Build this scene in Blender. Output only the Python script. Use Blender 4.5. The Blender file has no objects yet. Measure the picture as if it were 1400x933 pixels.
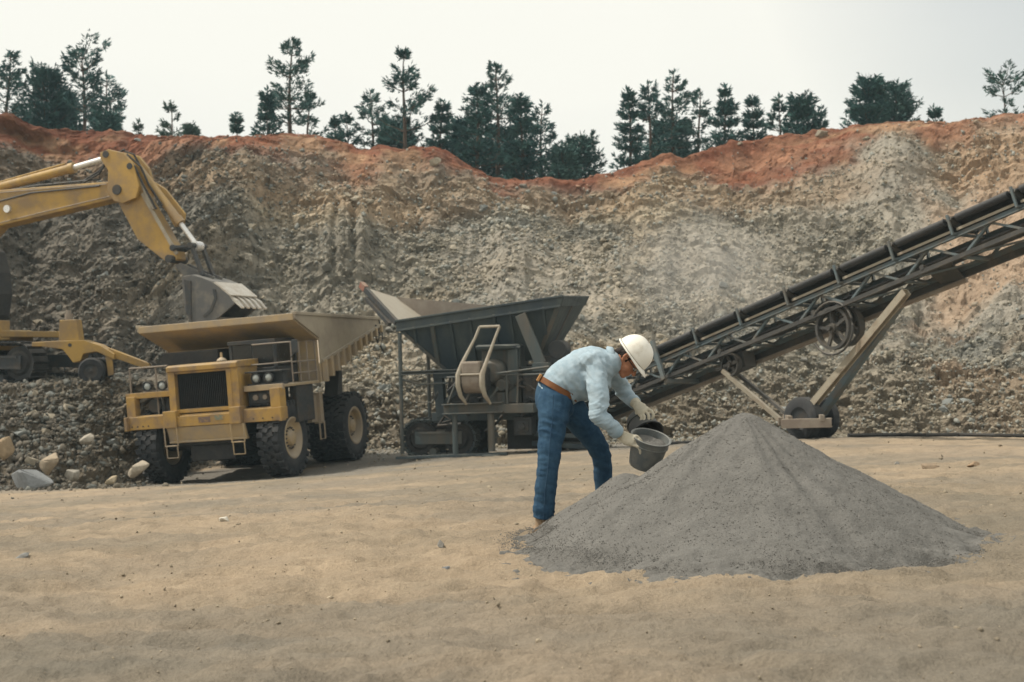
import bpy, bmesh, math, random
import numpy as np
from mathutils import Vector, Matrix, Quaternion
from mathutils.bvhtree import BVHTree

scene = bpy.context.scene
COL = scene.collection
RND = random.Random(7)
NPR = np.random.RandomState(11)

# ------------------------------------------------------------------ camera
F = 1944.4 / 1400.0          # focal length in picture widths (50 mm on a 36 mm film)
CXP, HYP, WP = 700.0, 468.0, 1400.0
cam_d = bpy.data.cameras.new('camera')
cam_d.sensor_width = 36.0
cam_d.lens = 50.0
cam_d.shift_y = -(466.5 - 468.0) / 1400.0
cam_d.clip_start = 0.1
cam_d.clip_end = 6000.0
cam_d.dof.use_dof = True
cam_d.dof.focus_distance = 11.0
cam_d.dof.aperture_fstop = 3.6
cam = bpy.data.objects.new('camera', cam_d)
cam.location = (0, 0, 0)
cam.rotation_euler = (math.radians(90), 0, 0)
COL.objects.link(cam)
scene.camera = cam

# ------------------------------------------------------------------ world and sun
SUN_EL, SUN_AZ = math.radians(56), math.radians(-84)     # azimuth from +y (away from camera), negative = left
world = bpy.data.worlds.new('World')
scene.world = world
world.use_nodes = True
nt = world.node_tree
for n in list(nt.nodes): nt.nodes.remove(n)
wo = nt.nodes.new('ShaderNodeOutputWorld')
bg = nt.nodes.new('ShaderNodeBackground'); bg.inputs['Strength'].default_value = 0.1
sky = nt.nodes.new('ShaderNodeTexSky'); sky.sky_type = 'NISHITA'; sky.sun_disc = False
sky.sun_elevation = SUN_EL; sky.sun_rotation = SUN_AZ; sky.air_density = 1.2; sky.dust_density = 3.0; sky.ozone_density = 1.0
veil = nt.nodes.new('ShaderNodeMixRGB'); veil.blend_type = 'MIX'
veil.inputs['Color2'].default_value = (10.1, 9.95, 9.1, 1)         # a sheet of bright thin cloud over the blue
tc = nt.nodes.new('ShaderNodeTexCoord')
ns = nt.nodes.new('ShaderNodeTexNoise'); ns.inputs['Scale'].default_value = 1.7; ns.inputs['Detail'].default_value = 3.0
mp = nt.nodes.new('ShaderNodeMapping'); mp.inputs['Scale'].default_value = (1, 1, 2.2); mp.inputs['Location'].default_value = (0.0, 0.0, 0.0)
rp = nt.nodes.new('ShaderNodeMapRange'); rp.inputs['From Min'].default_value = 0.30; rp.inputs['From Max'].default_value = 0.62
rp.inputs['To Min'].default_value = 0.80; rp.inputs['To Max'].default_value = 0.98
# the cloud sheet thins out towards the right-hand side of the sky
dp = nt.nodes.new('ShaderNodeVectorMath'); dp.operation = 'DOT_PRODUCT'
dp.inputs[1].default_value = Vector((0.50, 0.82, 0.34)).normalized()
mr = nt.nodes.new('ShaderNodeMapRange'); mr.inputs['From Min'].default_value = 0.93; mr.inputs['From Max'].default_value = 1.0
mr.inputs['To Min'].default_value = 0.0; mr.inputs['To Max'].default_value = 0.62
sb = nt.nodes.new('ShaderNodeMath'); sb.operation = 'SUBTRACT'; sb.use_clamp = True
L = nt.links.new
L(tc.outputs['Generated'], mp.inputs['Vector']); L(mp.outputs['Vector'], ns.inputs['Vector']); L(ns.outputs['Fac'], rp.inputs['Value'])
L(tc.outputs['Generated'], dp.inputs[0]); L(dp.outputs['Value'], mr.inputs['Value'])
L(rp.outputs['Result'], sb.inputs[0]); L(mr.outputs['Result'], sb.inputs[1])
L(sb.outputs['Value'], veil.inputs['Fac']); L(sky.outputs['Color'], veil.inputs['Color1'])
L(veil.outputs['Color'], bg.inputs['Color']); L(bg.outputs['Background'], wo.inputs['Surface'])

sun_d = bpy.data.lights.new('sun', 'SUN'); sun_d.energy = 4.0; sun_d.angle = math.radians(2.5); sun_d.color = (1.0, 0.92, 0.80)
sun = bpy.data.objects.new('sun', sun_d)
sdir = Vector((math.sin(SUN_AZ) * math.cos(SUN_EL), math.cos(SUN_AZ) * math.cos(SUN_EL), math.sin(SUN_EL)))
sun.rotation_euler = sdir.to_track_quat('Z', 'Y').to_euler()
sun.location = sdir * 60
COL.objects.link(sun)
scene.view_settings.view_transform = 'Standard'
scene.view_settings.look = 'None'
scene.view_settings.exposure = 0.0
scene.view_settings.gamma = 1.0
scene.cycles.max_bounces = 5
scene.cycles.diffuse_bounces = 3
scene.cycles.glossy_bounces = 2
scene.cycles.volume_bounces = 0
scene.cycles.use_denoising = True

# ------------------------------------------------------------------ helpers
def at(px, py, d):
    """the place whose picture position is (px, py), d metres ahead of the camera"""
    return Vector(((px - CXP) / (F * WP) * d, d, (HYP - py) / (F * WP) * d))

def tag(o, label=None, cat=None, group=None, kind=None):
    if label: o['label'] = label
    if cat: o['category'] = cat
    if group: o['group'] = group
    if kind: o['kind'] = kind
    return o

def empty(name, loc=(0, 0, 0), mat=None):
    o = bpy.data.objects.new(name, None)
    o.empty_display_size = 0.3
    COL.objects.link(o)
    if mat is not None:
        o.location = loc
        o.rotation_euler = mat.to_euler()
    else:
        o.location = loc
    return o

def axes(x, y, z):
    return Matrix((x, y, z)).transposed()

class MB:
    """collects shapes, then links them as ONE mesh object"""
    def __init__(self):
        self.v = []; self.f = []
    def add(self, vs, fs):
        o = len(self.v)
        self.v.extend([tuple(p) for p in vs]); self.f.extend([tuple(i + o for i in q) for q in fs])
        return self
    def box(self, c, s, r=None):
        c = Vector(c); hx, hy, hz = s[0] / 2, s[1] / 2, s[2] / 2
        P = [Vector((i * hx, j * hy, k * hz)) for i in (-1, 1) for j in (-1, 1) for k in (-1, 1)]
        if r is not None: P = [r @ p for p in P]
        return self.add([c + p for p in P], [(0, 1, 3, 2), (4, 6, 7, 5), (0, 4, 5, 1), (2, 3, 7, 6), (0, 2, 6, 4), (1, 5, 7, 3)])
    def span(self, x0, x1, y0, y1, z0, z1):
        return self.box(((x0 + x1) / 2, (y0 + y1) / 2, (z0 + z1) / 2), (abs(x1 - x0), abs(y1 - y0), abs(z1 - z0)))
    def beam(self, a, b, w, h, up=(0, 0, 1)):
        a = Vector(a); b = Vector(b); d = b - a; ln = d.length; d.normalize()
        up = Vector(up)
        if abs(d.dot(up)) > 0.98: up = Vector((1, 0, 0))
        s = d.cross(up).normalized(); u = s.cross(d)
        return self.box((a + b) / 2, (ln, w, h), axes(d, s, u))
    def angle(self, a, b, w, t, up=(0, 0, 1), flip=1):
        """an L-shaped steel angle"""
        a = Vector(a); b = Vector(b); d = (b - a).normalized(); up = Vector(up)
        if abs(d.dot(up)) > 0.98: up = Vector((1, 0, 0))
        s = d.cross(up).normalized(); u = s.cross(d)
        self.beam(a + s * (w / 2) * flip, b + s * (w / 2) * flip, w, t, up)
        self.beam(a + u * (w / 2 + t / 2), b + u * (w / 2 + t / 2), t, w, up)
        return self
    def channel(self, a, b, w, h, t=0.02, up=(0, 0, 1), flip=1):
        a = Vector(a); b = Vector(b); d = (b - a).normalized(); up = Vector(up)
        if abs(d.dot(up)) > 0.98: up = Vector((1, 0, 0))
        s = d.cross(up).normalized() * flip; u = (s * flip).cross(d)
        self.beam(a, b, t, h, up)
        for k in (-1, 1):
            o = s * (w / 2 + t / 2) + u * k * (h / 2 - t / 2)
            self.beam(a + o, b + o, w, t, up)
        return self
    def tube(self, a, b, r, n=10, r2=None, cap=True):
        a = Vector(a); b = Vector(b); d = (b - a).normalized()
        r2 = r if r2 is None else r2
        up = Vector((0, 0, 1)) if abs(d.z) < 0.95 else Vector((1, 0, 0))
        s = d.cross(up).normalized(); u = s.cross(d)
        vs = []
        for p, rr in ((a, r), (b, r2)):
            for i in range(n):
                t = 2 * math.pi * i / n
                vs.append(p + s * math.cos(t) * rr + u * math.sin(t) * rr)
        fs = [(i, (i + 1) % n, n + (i + 1) % n, n + i) for i in range(n)]
        if cap: fs += [tuple(range(n))[::-1], tuple(range(n, 2 * n))]
        return self.add(vs, fs)
    def path(self, pts, r, n=6):
        """a round bar through several points"""
        pts = [Vector(p) for p in pts]
        rs = r if isinstance(r, (list, tuple)) else [r] * len(pts)
        vs = []; fs = []
        t0 = (pts[1] - pts[0]).normalized()
        up = Vector((0, 0, 1)) if abs(t0.z) < 0.9 else Vector((1, 0, 0))
        for i, p in enumerate(pts):
            a = pts[max(i - 1, 0)]; b = pts[min(i + 1, len(pts) - 1)]
            d = (b - a).normalized(); s = d.cross(up)
            if s.length < 1e-3: s = d.cross(Vector((0, 1, 0)))
            s.normalize(); u = s.cross(d)
            for k in range(n):
                t = 2 * math.pi * k / n
                vs.append(p + s * math.cos(t) * rs[i] + u * math.sin(t) * rs[i])
        for i in range(len(pts) - 1):
            for k in range(n):
                fs.append((i * n + k, i * n + (k + 1) % n, (i + 1) * n + (k + 1) % n, (i + 1) * n + k))
        fs += [tuple(range(n))[::-1], tuple(range((len(pts) - 1) * n, len(pts) * n))]
        return self.add(vs, fs)
    def prism(self, poly, axis, lo, hi):
        """poly: 2D outline; axis 0/1/2 is the extruded axis, outline in the other two in order"""
        def mk(p, t):
            q = [0, 0, 0]; o = [i for i in range(3) if i != axis]
            q[axis] = t; q[o[0]] = p[0]; q[o[1]] = p[1]
            return q
        n = len(poly)
        vs = [mk(p, lo) for p in poly] + [mk(p, hi) for p in poly]
        fs = [(i, (i + 1) % n, n + (i + 1) % n, n + i) for i in range(n)]
        fs += [tuple(range(n))[::-1], tuple(range(n, 2 * n))]
        return self.add(vs, fs)
    def plate(self, pts, t):
        """a flat plate through the points (any plane), t thick"""
        pts = [Vector(p) for p in pts]
        nrm = Vector((0, 0, 0))
        for i in range(len(pts)): nrm += (pts[i] - pts[0]).cross(pts[(i + 1) % len(pts)] - pts[0])
        nrm.normalize(); n = len(pts)
        vs = [p - nrm * t / 2 for p in pts] + [p + nrm * t / 2 for p in pts]
        fs = [(i, (i + 1) % n, n + (i + 1) % n, n + i) for i in range(n)] + [tuple(range(n))[::-1], tuple(range(n, 2 * n))]
        return self.add(vs, fs)
    def lathe(self, c, ax, prof, n=28):
        """prof: (offset along ax, radius) closed or open; turned about ax"""
        c = Vector(c); d = Vector(ax).normalized()
        up = Vector((0, 0, 1)) if abs(d.z) < 0.95 else Vector((1, 0, 0))
        s = d.cross(up).normalized(); u = s.cross(d)
        vs = []; m = len(prof)
        for i in range(n):
            t = 2 * math.pi * i / n; r = s * math.cos(t) + u * math.sin(t)
            for (o, rr) in prof: vs.append(c + d * o + r * rr)
        fs = []
        for i in range(n):
            j = (i + 1) % n
            for k in range(m - 1):
                fs.append((i * m + k, i * m + k + 1, j * m + k + 1, j * m + k))
        return self.add(vs, fs)
    def mesh(self, name):
        me = bpy.data.meshes.new(name)
        me.from_pydata(self.v, [], self.f)
        bm = bmesh.new(); bm.from_mesh(me); bmesh.ops.recalc_face_normals(bm, faces=bm.faces); bm.to_mesh(me); bm.free()
        return me
    def build(self, name, mat, parent=None, bevel=0.0, smooth=False, loc=None):
        me = self.mesh(name)
        me.materials.append(mat)
        if smooth:
            me.shade_smooth()
            me.set_sharp_from_angle(angle=math.radians(38))
        o = bpy.data.objects.new(name, me)
        COL.objects.link(o)
        if parent is not None: o.parent = parent
        if loc is not None: o.location = loc
        if bevel > 0:
            b = o.modifiers.new('bevel', 'BEVEL'); b.width = bevel; b.segments = 2; b.limit_method = 'ANGLE'; b.angle_limit = math.radians(40)
        return o

def copy_tree(o, parent=None):
    c = o.copy(); COL.objects.link(c); c.parent = parent
    for ch in list(o.children): copy_tree(ch, c)
    return c

# numpy noise -------------------------------------------------------
def _h(ix, iy, k=0):
    ix = ix.astype(np.int64); iy = iy.astype(np.int64)
    h = (ix * 374761393 + iy * 668265263 + k * 2147483647 + 12345) & 0xFFFFFFFF
    h = ((h ^ (h >> 13)) * 1274126177) & 0xFFFFFFFF
    h = ((h ^ (h >> 16)) * 2246822519) & 0xFFFFFFFF
    return ((h ^ (h >> 15)) & 0xFFFFFF) / float(0xFFFFFF)
def vnoise(x, y, k=0):
    x0 = np.floor(x); y0 = np.floor(y); fx = x - x0; fy = y - y0
    fx = fx * fx * fx * (fx * (fx * 6 - 15) + 10); fy = fy * fy * fy * (fy * (fy * 6 - 15) + 10)
    a = _h(x0, y0, k); b = _h(x0 + 1, y0, k); c = _h(x0, y0 + 1, k); d = _h(x0 + 1, y0 + 1, k)
    return (a + (b - a) * fx + (c - a) * fy + (a - b - c + d) * fx * fy) * 2 - 1
def fbm(x, y, o=4, k=0, g=0.5):
    s = 0; a = 1.0
    for i in range(o):
        s = s + a * vnoise(x, y, k + i * 7); x = x * 2.03 + 13.7; y = y * 2.03 + 5.1; a *= g
    return s
def cells(x, y, k=0, tilt=1.0):
    """broken-rock relief: every cell has its own height and tilt; returns relief, distance to the cell edge, random value"""
    x0 = np.floor(x); y0 = np.floor(y)
    d1 = np.full(x.shape, 9.0); d2 = np.full(x.shape, 9.0); hh = np.zeros(x.shape); rv = np.zeros(x.shape)
    for i in (-1, 0, 1):
        for j in (-1, 0, 1):
            cx = x0 + i; cy = y0 + j
            qx = cx + _h(cx, cy, k + 1); qy = cy + _h(cx, cy, k + 2)
            dx = x - qx; dy = y - qy; d = np.sqrt(dx * dx + dy * dy)
            hv = (_h(cx, cy, k + 3) - 0.5) + tilt * ((_h(cx, cy, k + 4) - 0.5) * dx + (_h(cx, cy, k + 5) - 0.65) * dy)
            m = d < d1
            d2 = np.where(m, d1, np.minimum(d2, d))
            hh = np.where(m, hv, hh); rv = np.where(m, _h(cx, cy, k + 6), rv)
            d1 = np.where(m, d, d1)
    return hh, d2 - d1, rv
def sstep(a, b, x):
    t = np.clip((x - a) / (b - a), 0, 1); return t * t * (3 - 2 * t)

# materials ---------------------------------------------------------
def new_mat(name):
    m = bpy.data.materials.new(name); m.use_nodes = True
    n = m.node_tree; b = n.nodes['Principled BSDF']
    return m, n, b
def N(n, t, **kw):
    x = n.nodes.new(t)
    for k, v in kw.items():
        if k in ('operation', 'blend_type', 'data_type', 'attribute_name', 'feature', 'clamp_factor', 'wave_type', 'distance', 'bands_direction'): setattr(x, k, v)
        else: x.inputs[k.replace('_', ' ')].default_value = v
    return x
def c4(c): return (c[0], c[1], c[2], 1)
def ramp(n, src, stops):
    r = n.nodes.new('ShaderNodeValToRGB'); e = r.color_ramp.elements
    while len(e) < len(stops): e.new(0.5)
    for q, (p, c) in zip(e, stops): q.position = p; q.color = c4(c) if hasattr(c, '__len__') else (c, c, c, 1)
    n.links.new(src, r.inputs['Fac']); return r
def paint(name, base, worn, dust=(0.30, 0.25, 0.18), dusty=0.5, rough=0.6, scale=3.0, wear=0.5, metal=0.0, streak=False, bump=0.15):
    """worn paint: base colour, rubbed / rusty patches, and quarry dust settled on upward faces"""
    m, n, b = new_mat(name)
    tc = n.nodes.new('ShaderNodeTexCoord')
    mp = n.nodes.new('ShaderNodeMapping'); n.links.new(tc.outputs['Object'], mp.inputs['Vector'])
    if streak: mp.inputs['Scale'].default_value = (1, 1, 0.22)
    n1 = N(n, 'ShaderNodeTexNoise', Scale=scale, Detail=8.0, Roughness=0.65); n.links.new(mp.outputs['Vector'], n1.inputs['Vector'])
    n2 = N(n, 'ShaderNodeTexNoise', Scale=scale * 5, Detail=6.0, Roughness=0.7); n.links.new(mp.outputs['Vector'], n2.inputs['Vector'])
    r1 = ramp(n, n1.outputs['Fac'], [(0.62 - 0.3 * wear, 0.0), (0.74 - 0.2 * wear, 1.0)])
    mx = N(n, 'ShaderNodeMixRGB'); mx.inputs['Color1'].default_value = c4(base); mx.inputs['Color2'].default_value = c4(worn)
    n.links.new(r1.outputs['Color'], mx.inputs['Fac'])
    geo = n.nodes.new('ShaderNodeNewGeometry'); sp = n.nodes.new('ShaderNodeSeparateXYZ'); n.links.new(geo.outputs['Normal'], sp.inputs['Vector'])
    up = N(n, 'ShaderNodeMapRange'); up.inputs['From Min'].default_value = -0.1; up.inputs['From Max'].default_value = 1.0
    up.inputs['To Min'].default_value = 0.25 * dusty; up.inputs['To Max'].default_value = 1.0 * dusty + 0.15
    n.links.new(sp.outputs['Z'], up.inputs['Value'])
    mu = N(n, 'ShaderNodeMath', operation='MULTIPLY'); mu.use_clamp = True
    r2 = ramp(n, n2.outputs['Fac'], [(0.25, 0.35), (0.75, 1.25)])
    n.links.new(up.outputs['Result'], mu.inputs[0]); n.links.new(r2.outputs['Color'], mu.inputs[1])
    m2 = N(n, 'ShaderNodeMixRGB'); m2.inputs['Color2'].default_value = c4(dust)
    n.links.new(mx.outputs['Color'], m2.inputs['Color1']); n.links.new(mu.outputs['Value'], m2.inputs['Fac'])
    n.links.new(m2.outputs['Color'], b.inputs['Base Color'])
    rr = ramp(n, n2.outputs['Fac'], [(0.3, max(rough - 0.12, 0.05)), (0.7, min(rough + 0.2, 1))])
    n.links.new(rr.outputs['Color'], b.inputs['Roughness'])
    b.inputs['Metallic'].default_value = metal
    bp = N(n, 'ShaderNodeBump', Strength=bump, Distance=0.02); n.links.new(n2.outputs['Fac'], bp.inputs['Height']); n.links.new(bp.outputs['Normal'], b.inputs['Normal'])
    return m
M = {}
M['yellow'] = paint('worn_yellow_paint', (0.40, 0.235, 0.045), (0.22, 0.14, 0.07), dusty=0.42, scale=2.2, wear=0.6)
M['yellow_ex'] = paint('excavator_yellow_paint', (0.42, 0.255, 0.05), (0.26, 0.17, 0.075), dusty=0.35, scale=1.3, wear=0.7)
M['yellow_dusty'] = paint('dusty_yellow_paint', (0.42, 0.30, 0.15), (0.30, 0.24, 0.17), dust=(0.36, 0.31, 0.24), dusty=0.7, scale=1.8, wear=0.7)
M['bed'] = paint('dust_coated_bed_paint', (0.33, 0.28, 0.20), (0.24, 0.20, 0.15), dust=(0.38, 0.33, 0.26), dusty=0.6, scale=1.5, wear=0.6)
M['black'] = paint('black_metal', (0.015, 0.016, 0.018), (0.03, 0.028, 0.026), dusty=0.05, rough=0.7)
M['dark'] = paint('dark_grey_steel', (0.024, 0.030, 0.036), (0.05, 0.042, 0.035), dusty=0.08, rough=0.65)
M['rubber'] = paint('tyre_rubber', (0.014, 0.017, 0.022), (0.035, 0.036, 0.038), dust=(0.20, 0.185, 0.16), dusty=0.13, rough=0.85, scale=4)
M['glass'] = paint('dusty_dark_glass', (0.01, 0.013, 0.016), (0.02, 0.02, 0.02), dusty=0.02, rough=0.12, wear=0.2, bump=0.0)
M['crusher'] = paint('blue_grey_machine_paint', (0.012, 0.030, 0.046), (0.045, 0.062, 0.064), dust=(0.24, 0.22, 0.18), dusty=0.26, scale=1.4, wear=0.75, streak=True)
M['crusher_light'] = paint('faded_green_grey_paint', (0.038, 0.060, 0.068), (0.085, 0.075, 0.06), dust=(0.22, 0.20, 0.16), dusty=0.30, scale=2.0, wear=0.7, streak=True)
M['rust'] = paint('rusty_steel', (0.20, 0.16, 0.13), (0.26, 0.225, 0.185), dust=(0.28, 0.24, 0.18), dusty=0.5, scale=3, wear=0.6)
M['pale_steel'] = paint('pale_dusty_steel', (0.30, 0.27, 0.21), (0.22, 0.17, 0.12), dust=(0.40, 0.36, 0.29), dusty=0.7, scale=3)
M['conv'] = paint('conveyor_frame_paint', (0.075, 0.115, 0.135), (0.11, 0.10, 0.085), dust=(0.25, 0.23, 0.19), dusty=0.42, scale=2.5, wear=0.6)
M['conv_dark'] = paint('conveyor_dark_steel', (0.02, 0.024, 0.028), (0.06, 0.055, 0.05), dusty=0.3, scale=2.5)
M['belt'] = paint('rubber_belt', (0.016, 0.019, 0.024), (0.03, 0.03, 0.032), dust=(0.2, 0.18, 0.15), dusty=0.18, rough=0.7)
M['chrome'] = paint('hydraulic_rod_steel', (0.75, 0.75, 0.74), (0.6, 0.58, 0.52), dusty=0.1, rough=0.3, metal=0.55, wear=0.2, bump=0.0)
M['lamp'] = paint('lamp_glass', (0.34, 0.38, 0.38), (0.2, 0.2, 0.19), dusty=0.3, rough=0.12, wear=0.3, bump=0.0)
M['bucket_steel'] = paint('scraped_bucket_steel', (0.065, 0.068, 0.072), (0.13, 0.12, 0.105), dust=(0.26, 0.24, 0.20), dusty=0.35, scale=2.5, rough=0.5)
M['pale_teeth'] = paint('polished_bucket_teeth', (0.55, 0.53, 0.48), (0.4, 0.36, 0.3), dusty=0.3, rough=0.4, metal=0.3)
# ------------------------------------------------------------------ pit floor
CP = np.array([(0, 0, -1.30), (-3, 4, -1.38), (3, 4, -1.26), (0, 4, -1.3), (0, 10, -1.31), (1.5, 9.4, -1.30), (-3.5, 10, -1.50), (4, 10, -1.26), (0, 20, -2.02),
               (-7, 20, -2.45), (7, 20, -1.72), (-5.4, 35, -3.30), (-9.2, 36.1, -3.60), (-4.3, 38.9, -3.23), (-1.2, 35.5, -2.88), (1.6, 35.5, -2.72),
               (7.0, 32, -2.14), (11.5, 32, -2.16), (10, 40, -2.66), (-11.9, 33, -3.40), (-16, 33, -3.6), (0, 43, -3.15), (-20, 20, -3.3), (20, 20, -1.2), (20, 36, -2.2),
               (-6.5, 42, -3.3), (6, 41, -2.8)])
def _U(r2): return np.where(r2 > 1e-9, r2 * np.log(np.maximum(r2, 1e-9)), 0)
def _tps():
    n = len(CP); A = np.zeros((n + 3, n + 3)); X = CP[:, :2]
    d2 = ((X[:, None] - X[None]) ** 2).sum(-1)
    A[:n, :n] = _U(d2) + np.eye(n) * 0.6; A[:n, n] = 1; A[:n, n + 1:] = X; A[n, :n] = 1; A[n + 1:, :n] = X.T
    return np.linalg.solve(A, np.concatenate([CP[:, 2], np.zeros(3)]))
TPS = _tps()
def gz(x, y):
    x = np.asarray(x, float); y = np.asarray(y, float)
    xc = np.clip(x, -26, 26); yc = np.clip(y, -4, 46)
    s = TPS[-3] + TPS[-2] * xc + TPS[-1] * yc
    for i in range(len(CP)):
        s = s + TPS[i] * _U((xc - CP[i, 0]) ** 2 + (yc - CP[i, 1]) ** 2)
    return s
def floor_relief(x, y):
    near = 1 - sstep(14, 34, y)
    b = fbm(x * 0.55, y * 0.4, 3, 3) * 0.035
    w = vnoise(x * 0.9, y * 0.9, 81) * 0.4
    # trodden and wheeled dust: soft scoops and lips, longer across than along
    p = fbm(x * 1.5 + w, y * 3.2, 4, 9, 0.55)
    q = 1 - np.abs(fbm(x * 2.6 + w, y * 4.6 + w, 3, 31, 0.5))
    c, e, r = cells(x * 3.6 + w, y * 5.0, 55, 0.8); c_b, e2_, r2_ = cells(x * 8.5 + w, y * 11.0, 57, 1.0)
    b = b + p * 0.020 + (q - 0.7) * 0.026 + c * 0.012 + c_b * 0.012 * sstep(0.0, 0.35, e)
    # shallow hollows the size of boot prints
    hx = x * 1.9 + 0.25 * np.sin(y * 2.1); hy = y * 3.0
    x0 = np.floor(hx); y0 = np.floor(hy)
    qx = x0 + 0.25 + 0.5 * _h(x0, y0, 71); qy = y0 + 0.25 + 0.5 * _h(x0, y0, 72)
    dd = np.sqrt(((hx - qx) / 0.30) ** 2 + ((hy - qy) / 0.22) ** 2); on = _h(x0, y0, 73) > 0.45
    b = b - on * 0.030 * np.exp(-dd ** 2 * 1.2) + on * 0.010 * np.exp(-(dd - 1.5) ** 2 * 6)
    b = b + fbm(x * 9, y * 13, 4, 15, 0.6) * 0.0075
    b = b * (0.45 + 0.55 * near) * 1.15
    # old wheel ruts with the print of the lugs
    for (y0, sl, wd, dp, am, ph) in ((6.0, 0.16, 0.20, 0.016, 0.5, 0.0), (7.3, 0.16, 0.20, 0.016, 0.5, 0.0), (13.2, 0.10, 0.28, 0.022, 0.7, 1.0), (15.4, 0.10, 0.28, 0.022, 0.7, 1.0), (18.5, -0.06, 0.30, 0.022, 0.6, 2.0), (20.9, -0.06, 0.30, 0.022, 0.6, 2.0), (4.5, -0.22, 0.16, 0.010, 0.3, 2.5)):
        t = (y - (y0 + sl * x + am * np.sin(0.33 * x + ph))) / wd
        fade = sstep(-0.5, 0.3, fbm(x * 0.5, y * 0.5, 2, 401 + int(y0)))
        b = b + fade * (-dp * np.exp(-t ** 4) + dp * 0.7 * np.exp(-(np.abs(t) - 1.35) ** 2 * 9) + 0.006 * np.exp(-t ** 4) * np.sign(np.sin(x * 20 + np.abs(t) * 2.2)))
    return b
def ground_z(x, y):
    return float(gz(x, y) + floor_relief(np.asarray(float(x)), np.asarray(float(y))))

def grid_mesh(name, X, Y, Z, mat, smooth=True, col=None):
    r, c = X.shape
    me = bpy.data.meshes.new(name)
    co = np.stack([X, Y, Z], -1).reshape(-1, 3).astype(np.float32)
    idx = np.arange(r * c).reshape(r, c)
    q = np.stack([idx[:-1, :-1], idx[:-1, 1:], idx[1:, 1:], idx[1:, :-1]], -1).reshape(-1, 4)
    me.vertices.add(len(co)); me.vertices.foreach_set('co', co.ravel())
    me.loops.add(q.size); me.loops.foreach_set('vertex_index', q.ravel().astype(np.int32))
    me.polygons.add(len(q)); me.polygons.foreach_set('loop_start', np.arange(0, q.size, 4, dtype=np.int32))
    me.polygons.foreach_set('loop_total', np.full(len(q), 4, np.int32))
    me.polygons.foreach_set('use_smooth', np.full(len(q), bool(smooth)))
    me.update(calc_edges=True)
    if col is not None:
        a = me.attributes.new('albedo', 'FLOAT_COLOR', 'POINT')
        a.data.foreach_set('color', np.concatenate([col.reshape(-1, 3), np.ones((r * c, 1))], 1).astype(np.float32).ravel())
    me.materials.append(mat)
    o = bpy.data.objects.new(name, me); COL.objects.link(o)
    return o

def soil_mat(name, rough=0.95, fine=60.0, amt=0.35, bump=0.5, bdist=0.01, base=None):
    """earth whose colour comes from the mesh, with grain on top"""
    m, n, b = new_mat(name)
    geo = n.nodes.new('ShaderNodeNewGeometry')
    if base is None:
        at_ = N(n, 'ShaderNodeAttribute', attribute_name='albedo'); src = at_.outputs['Color']
    else:
        rg = n.nodes.new('ShaderNodeRGB'); rg.outputs[0].default_value = c4(base); src = rg.outputs[0]
    n1 = N(n, 'ShaderNodeTexNoise', Scale=fine, Detail=5.0, Roughness=0.7); n.links.new(geo.outputs['Position'], n1.inputs['Vector'])
    n2 = N(n, 'ShaderNodeTexNoise', Scale=fine / 12, Detail=5.0, Roughness=0.65); n.links.new(geo.outputs['Position'], n2.inputs['Vector'])
    a1 = ramp(n, n1.outputs['Fac'], [(0.2, 1 - amt), (0.8, 1 + amt)]); a2 = ramp(n, n2.outputs['Fac'], [(0.25, 1 - amt * 0.7), (0.75, 1 + amt * 0.7)])
    m1 = N(n, 'ShaderNodeMixRGB', blend_type='MULTIPLY', Fac=1.0); m2 = N(n, 'ShaderNodeMixRGB', blend_type='MULTIPLY', Fac=1.0)
    n.links.new(src, m1.inputs['Color1']); n.links.new(a1.outputs['Color'], m1.inputs['Color2'])
    n.links.new(m1.outputs['Color'], m2.inputs['Color1']); n.links.new(a2.outputs['Color'], m2.inputs['Color2'])
    n.links.new(m2.outputs['Color'], b.inputs['Base Color'])
    b.inputs['Roughness'].default_value = rough
    b.inputs['Specular IOR Level'].default_value = 0.2
    bp = N(n, 'ShaderNodeBump', Strength=bump, Distance=bdist); n.links.new(n1.outputs['Fac'], bp.inputs['Height']); n.links.new(bp.outputs['Normal'], b.inputs['Normal'])
    return m
M['floor'] = soil_mat('trodden_sandy_floor', fine=48, amt=0.26, bump=1.0, bdist=0.022)
M['face'] = soil_mat('broken_rock_face', fine=9, amt=0.35, bump=0.9, bdist=0.08)
M['rock'] = soil_mat('loose_rock', fine=14, amt=0.30, bump=0.6, bdist=0.03)
M['gravel'] = soil_mat('crushed_grey_gravel', fine=75, amt=0.24, bump=0.8, bdist=0.012, base=(0.145, 0.141, 0.131))

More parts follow.
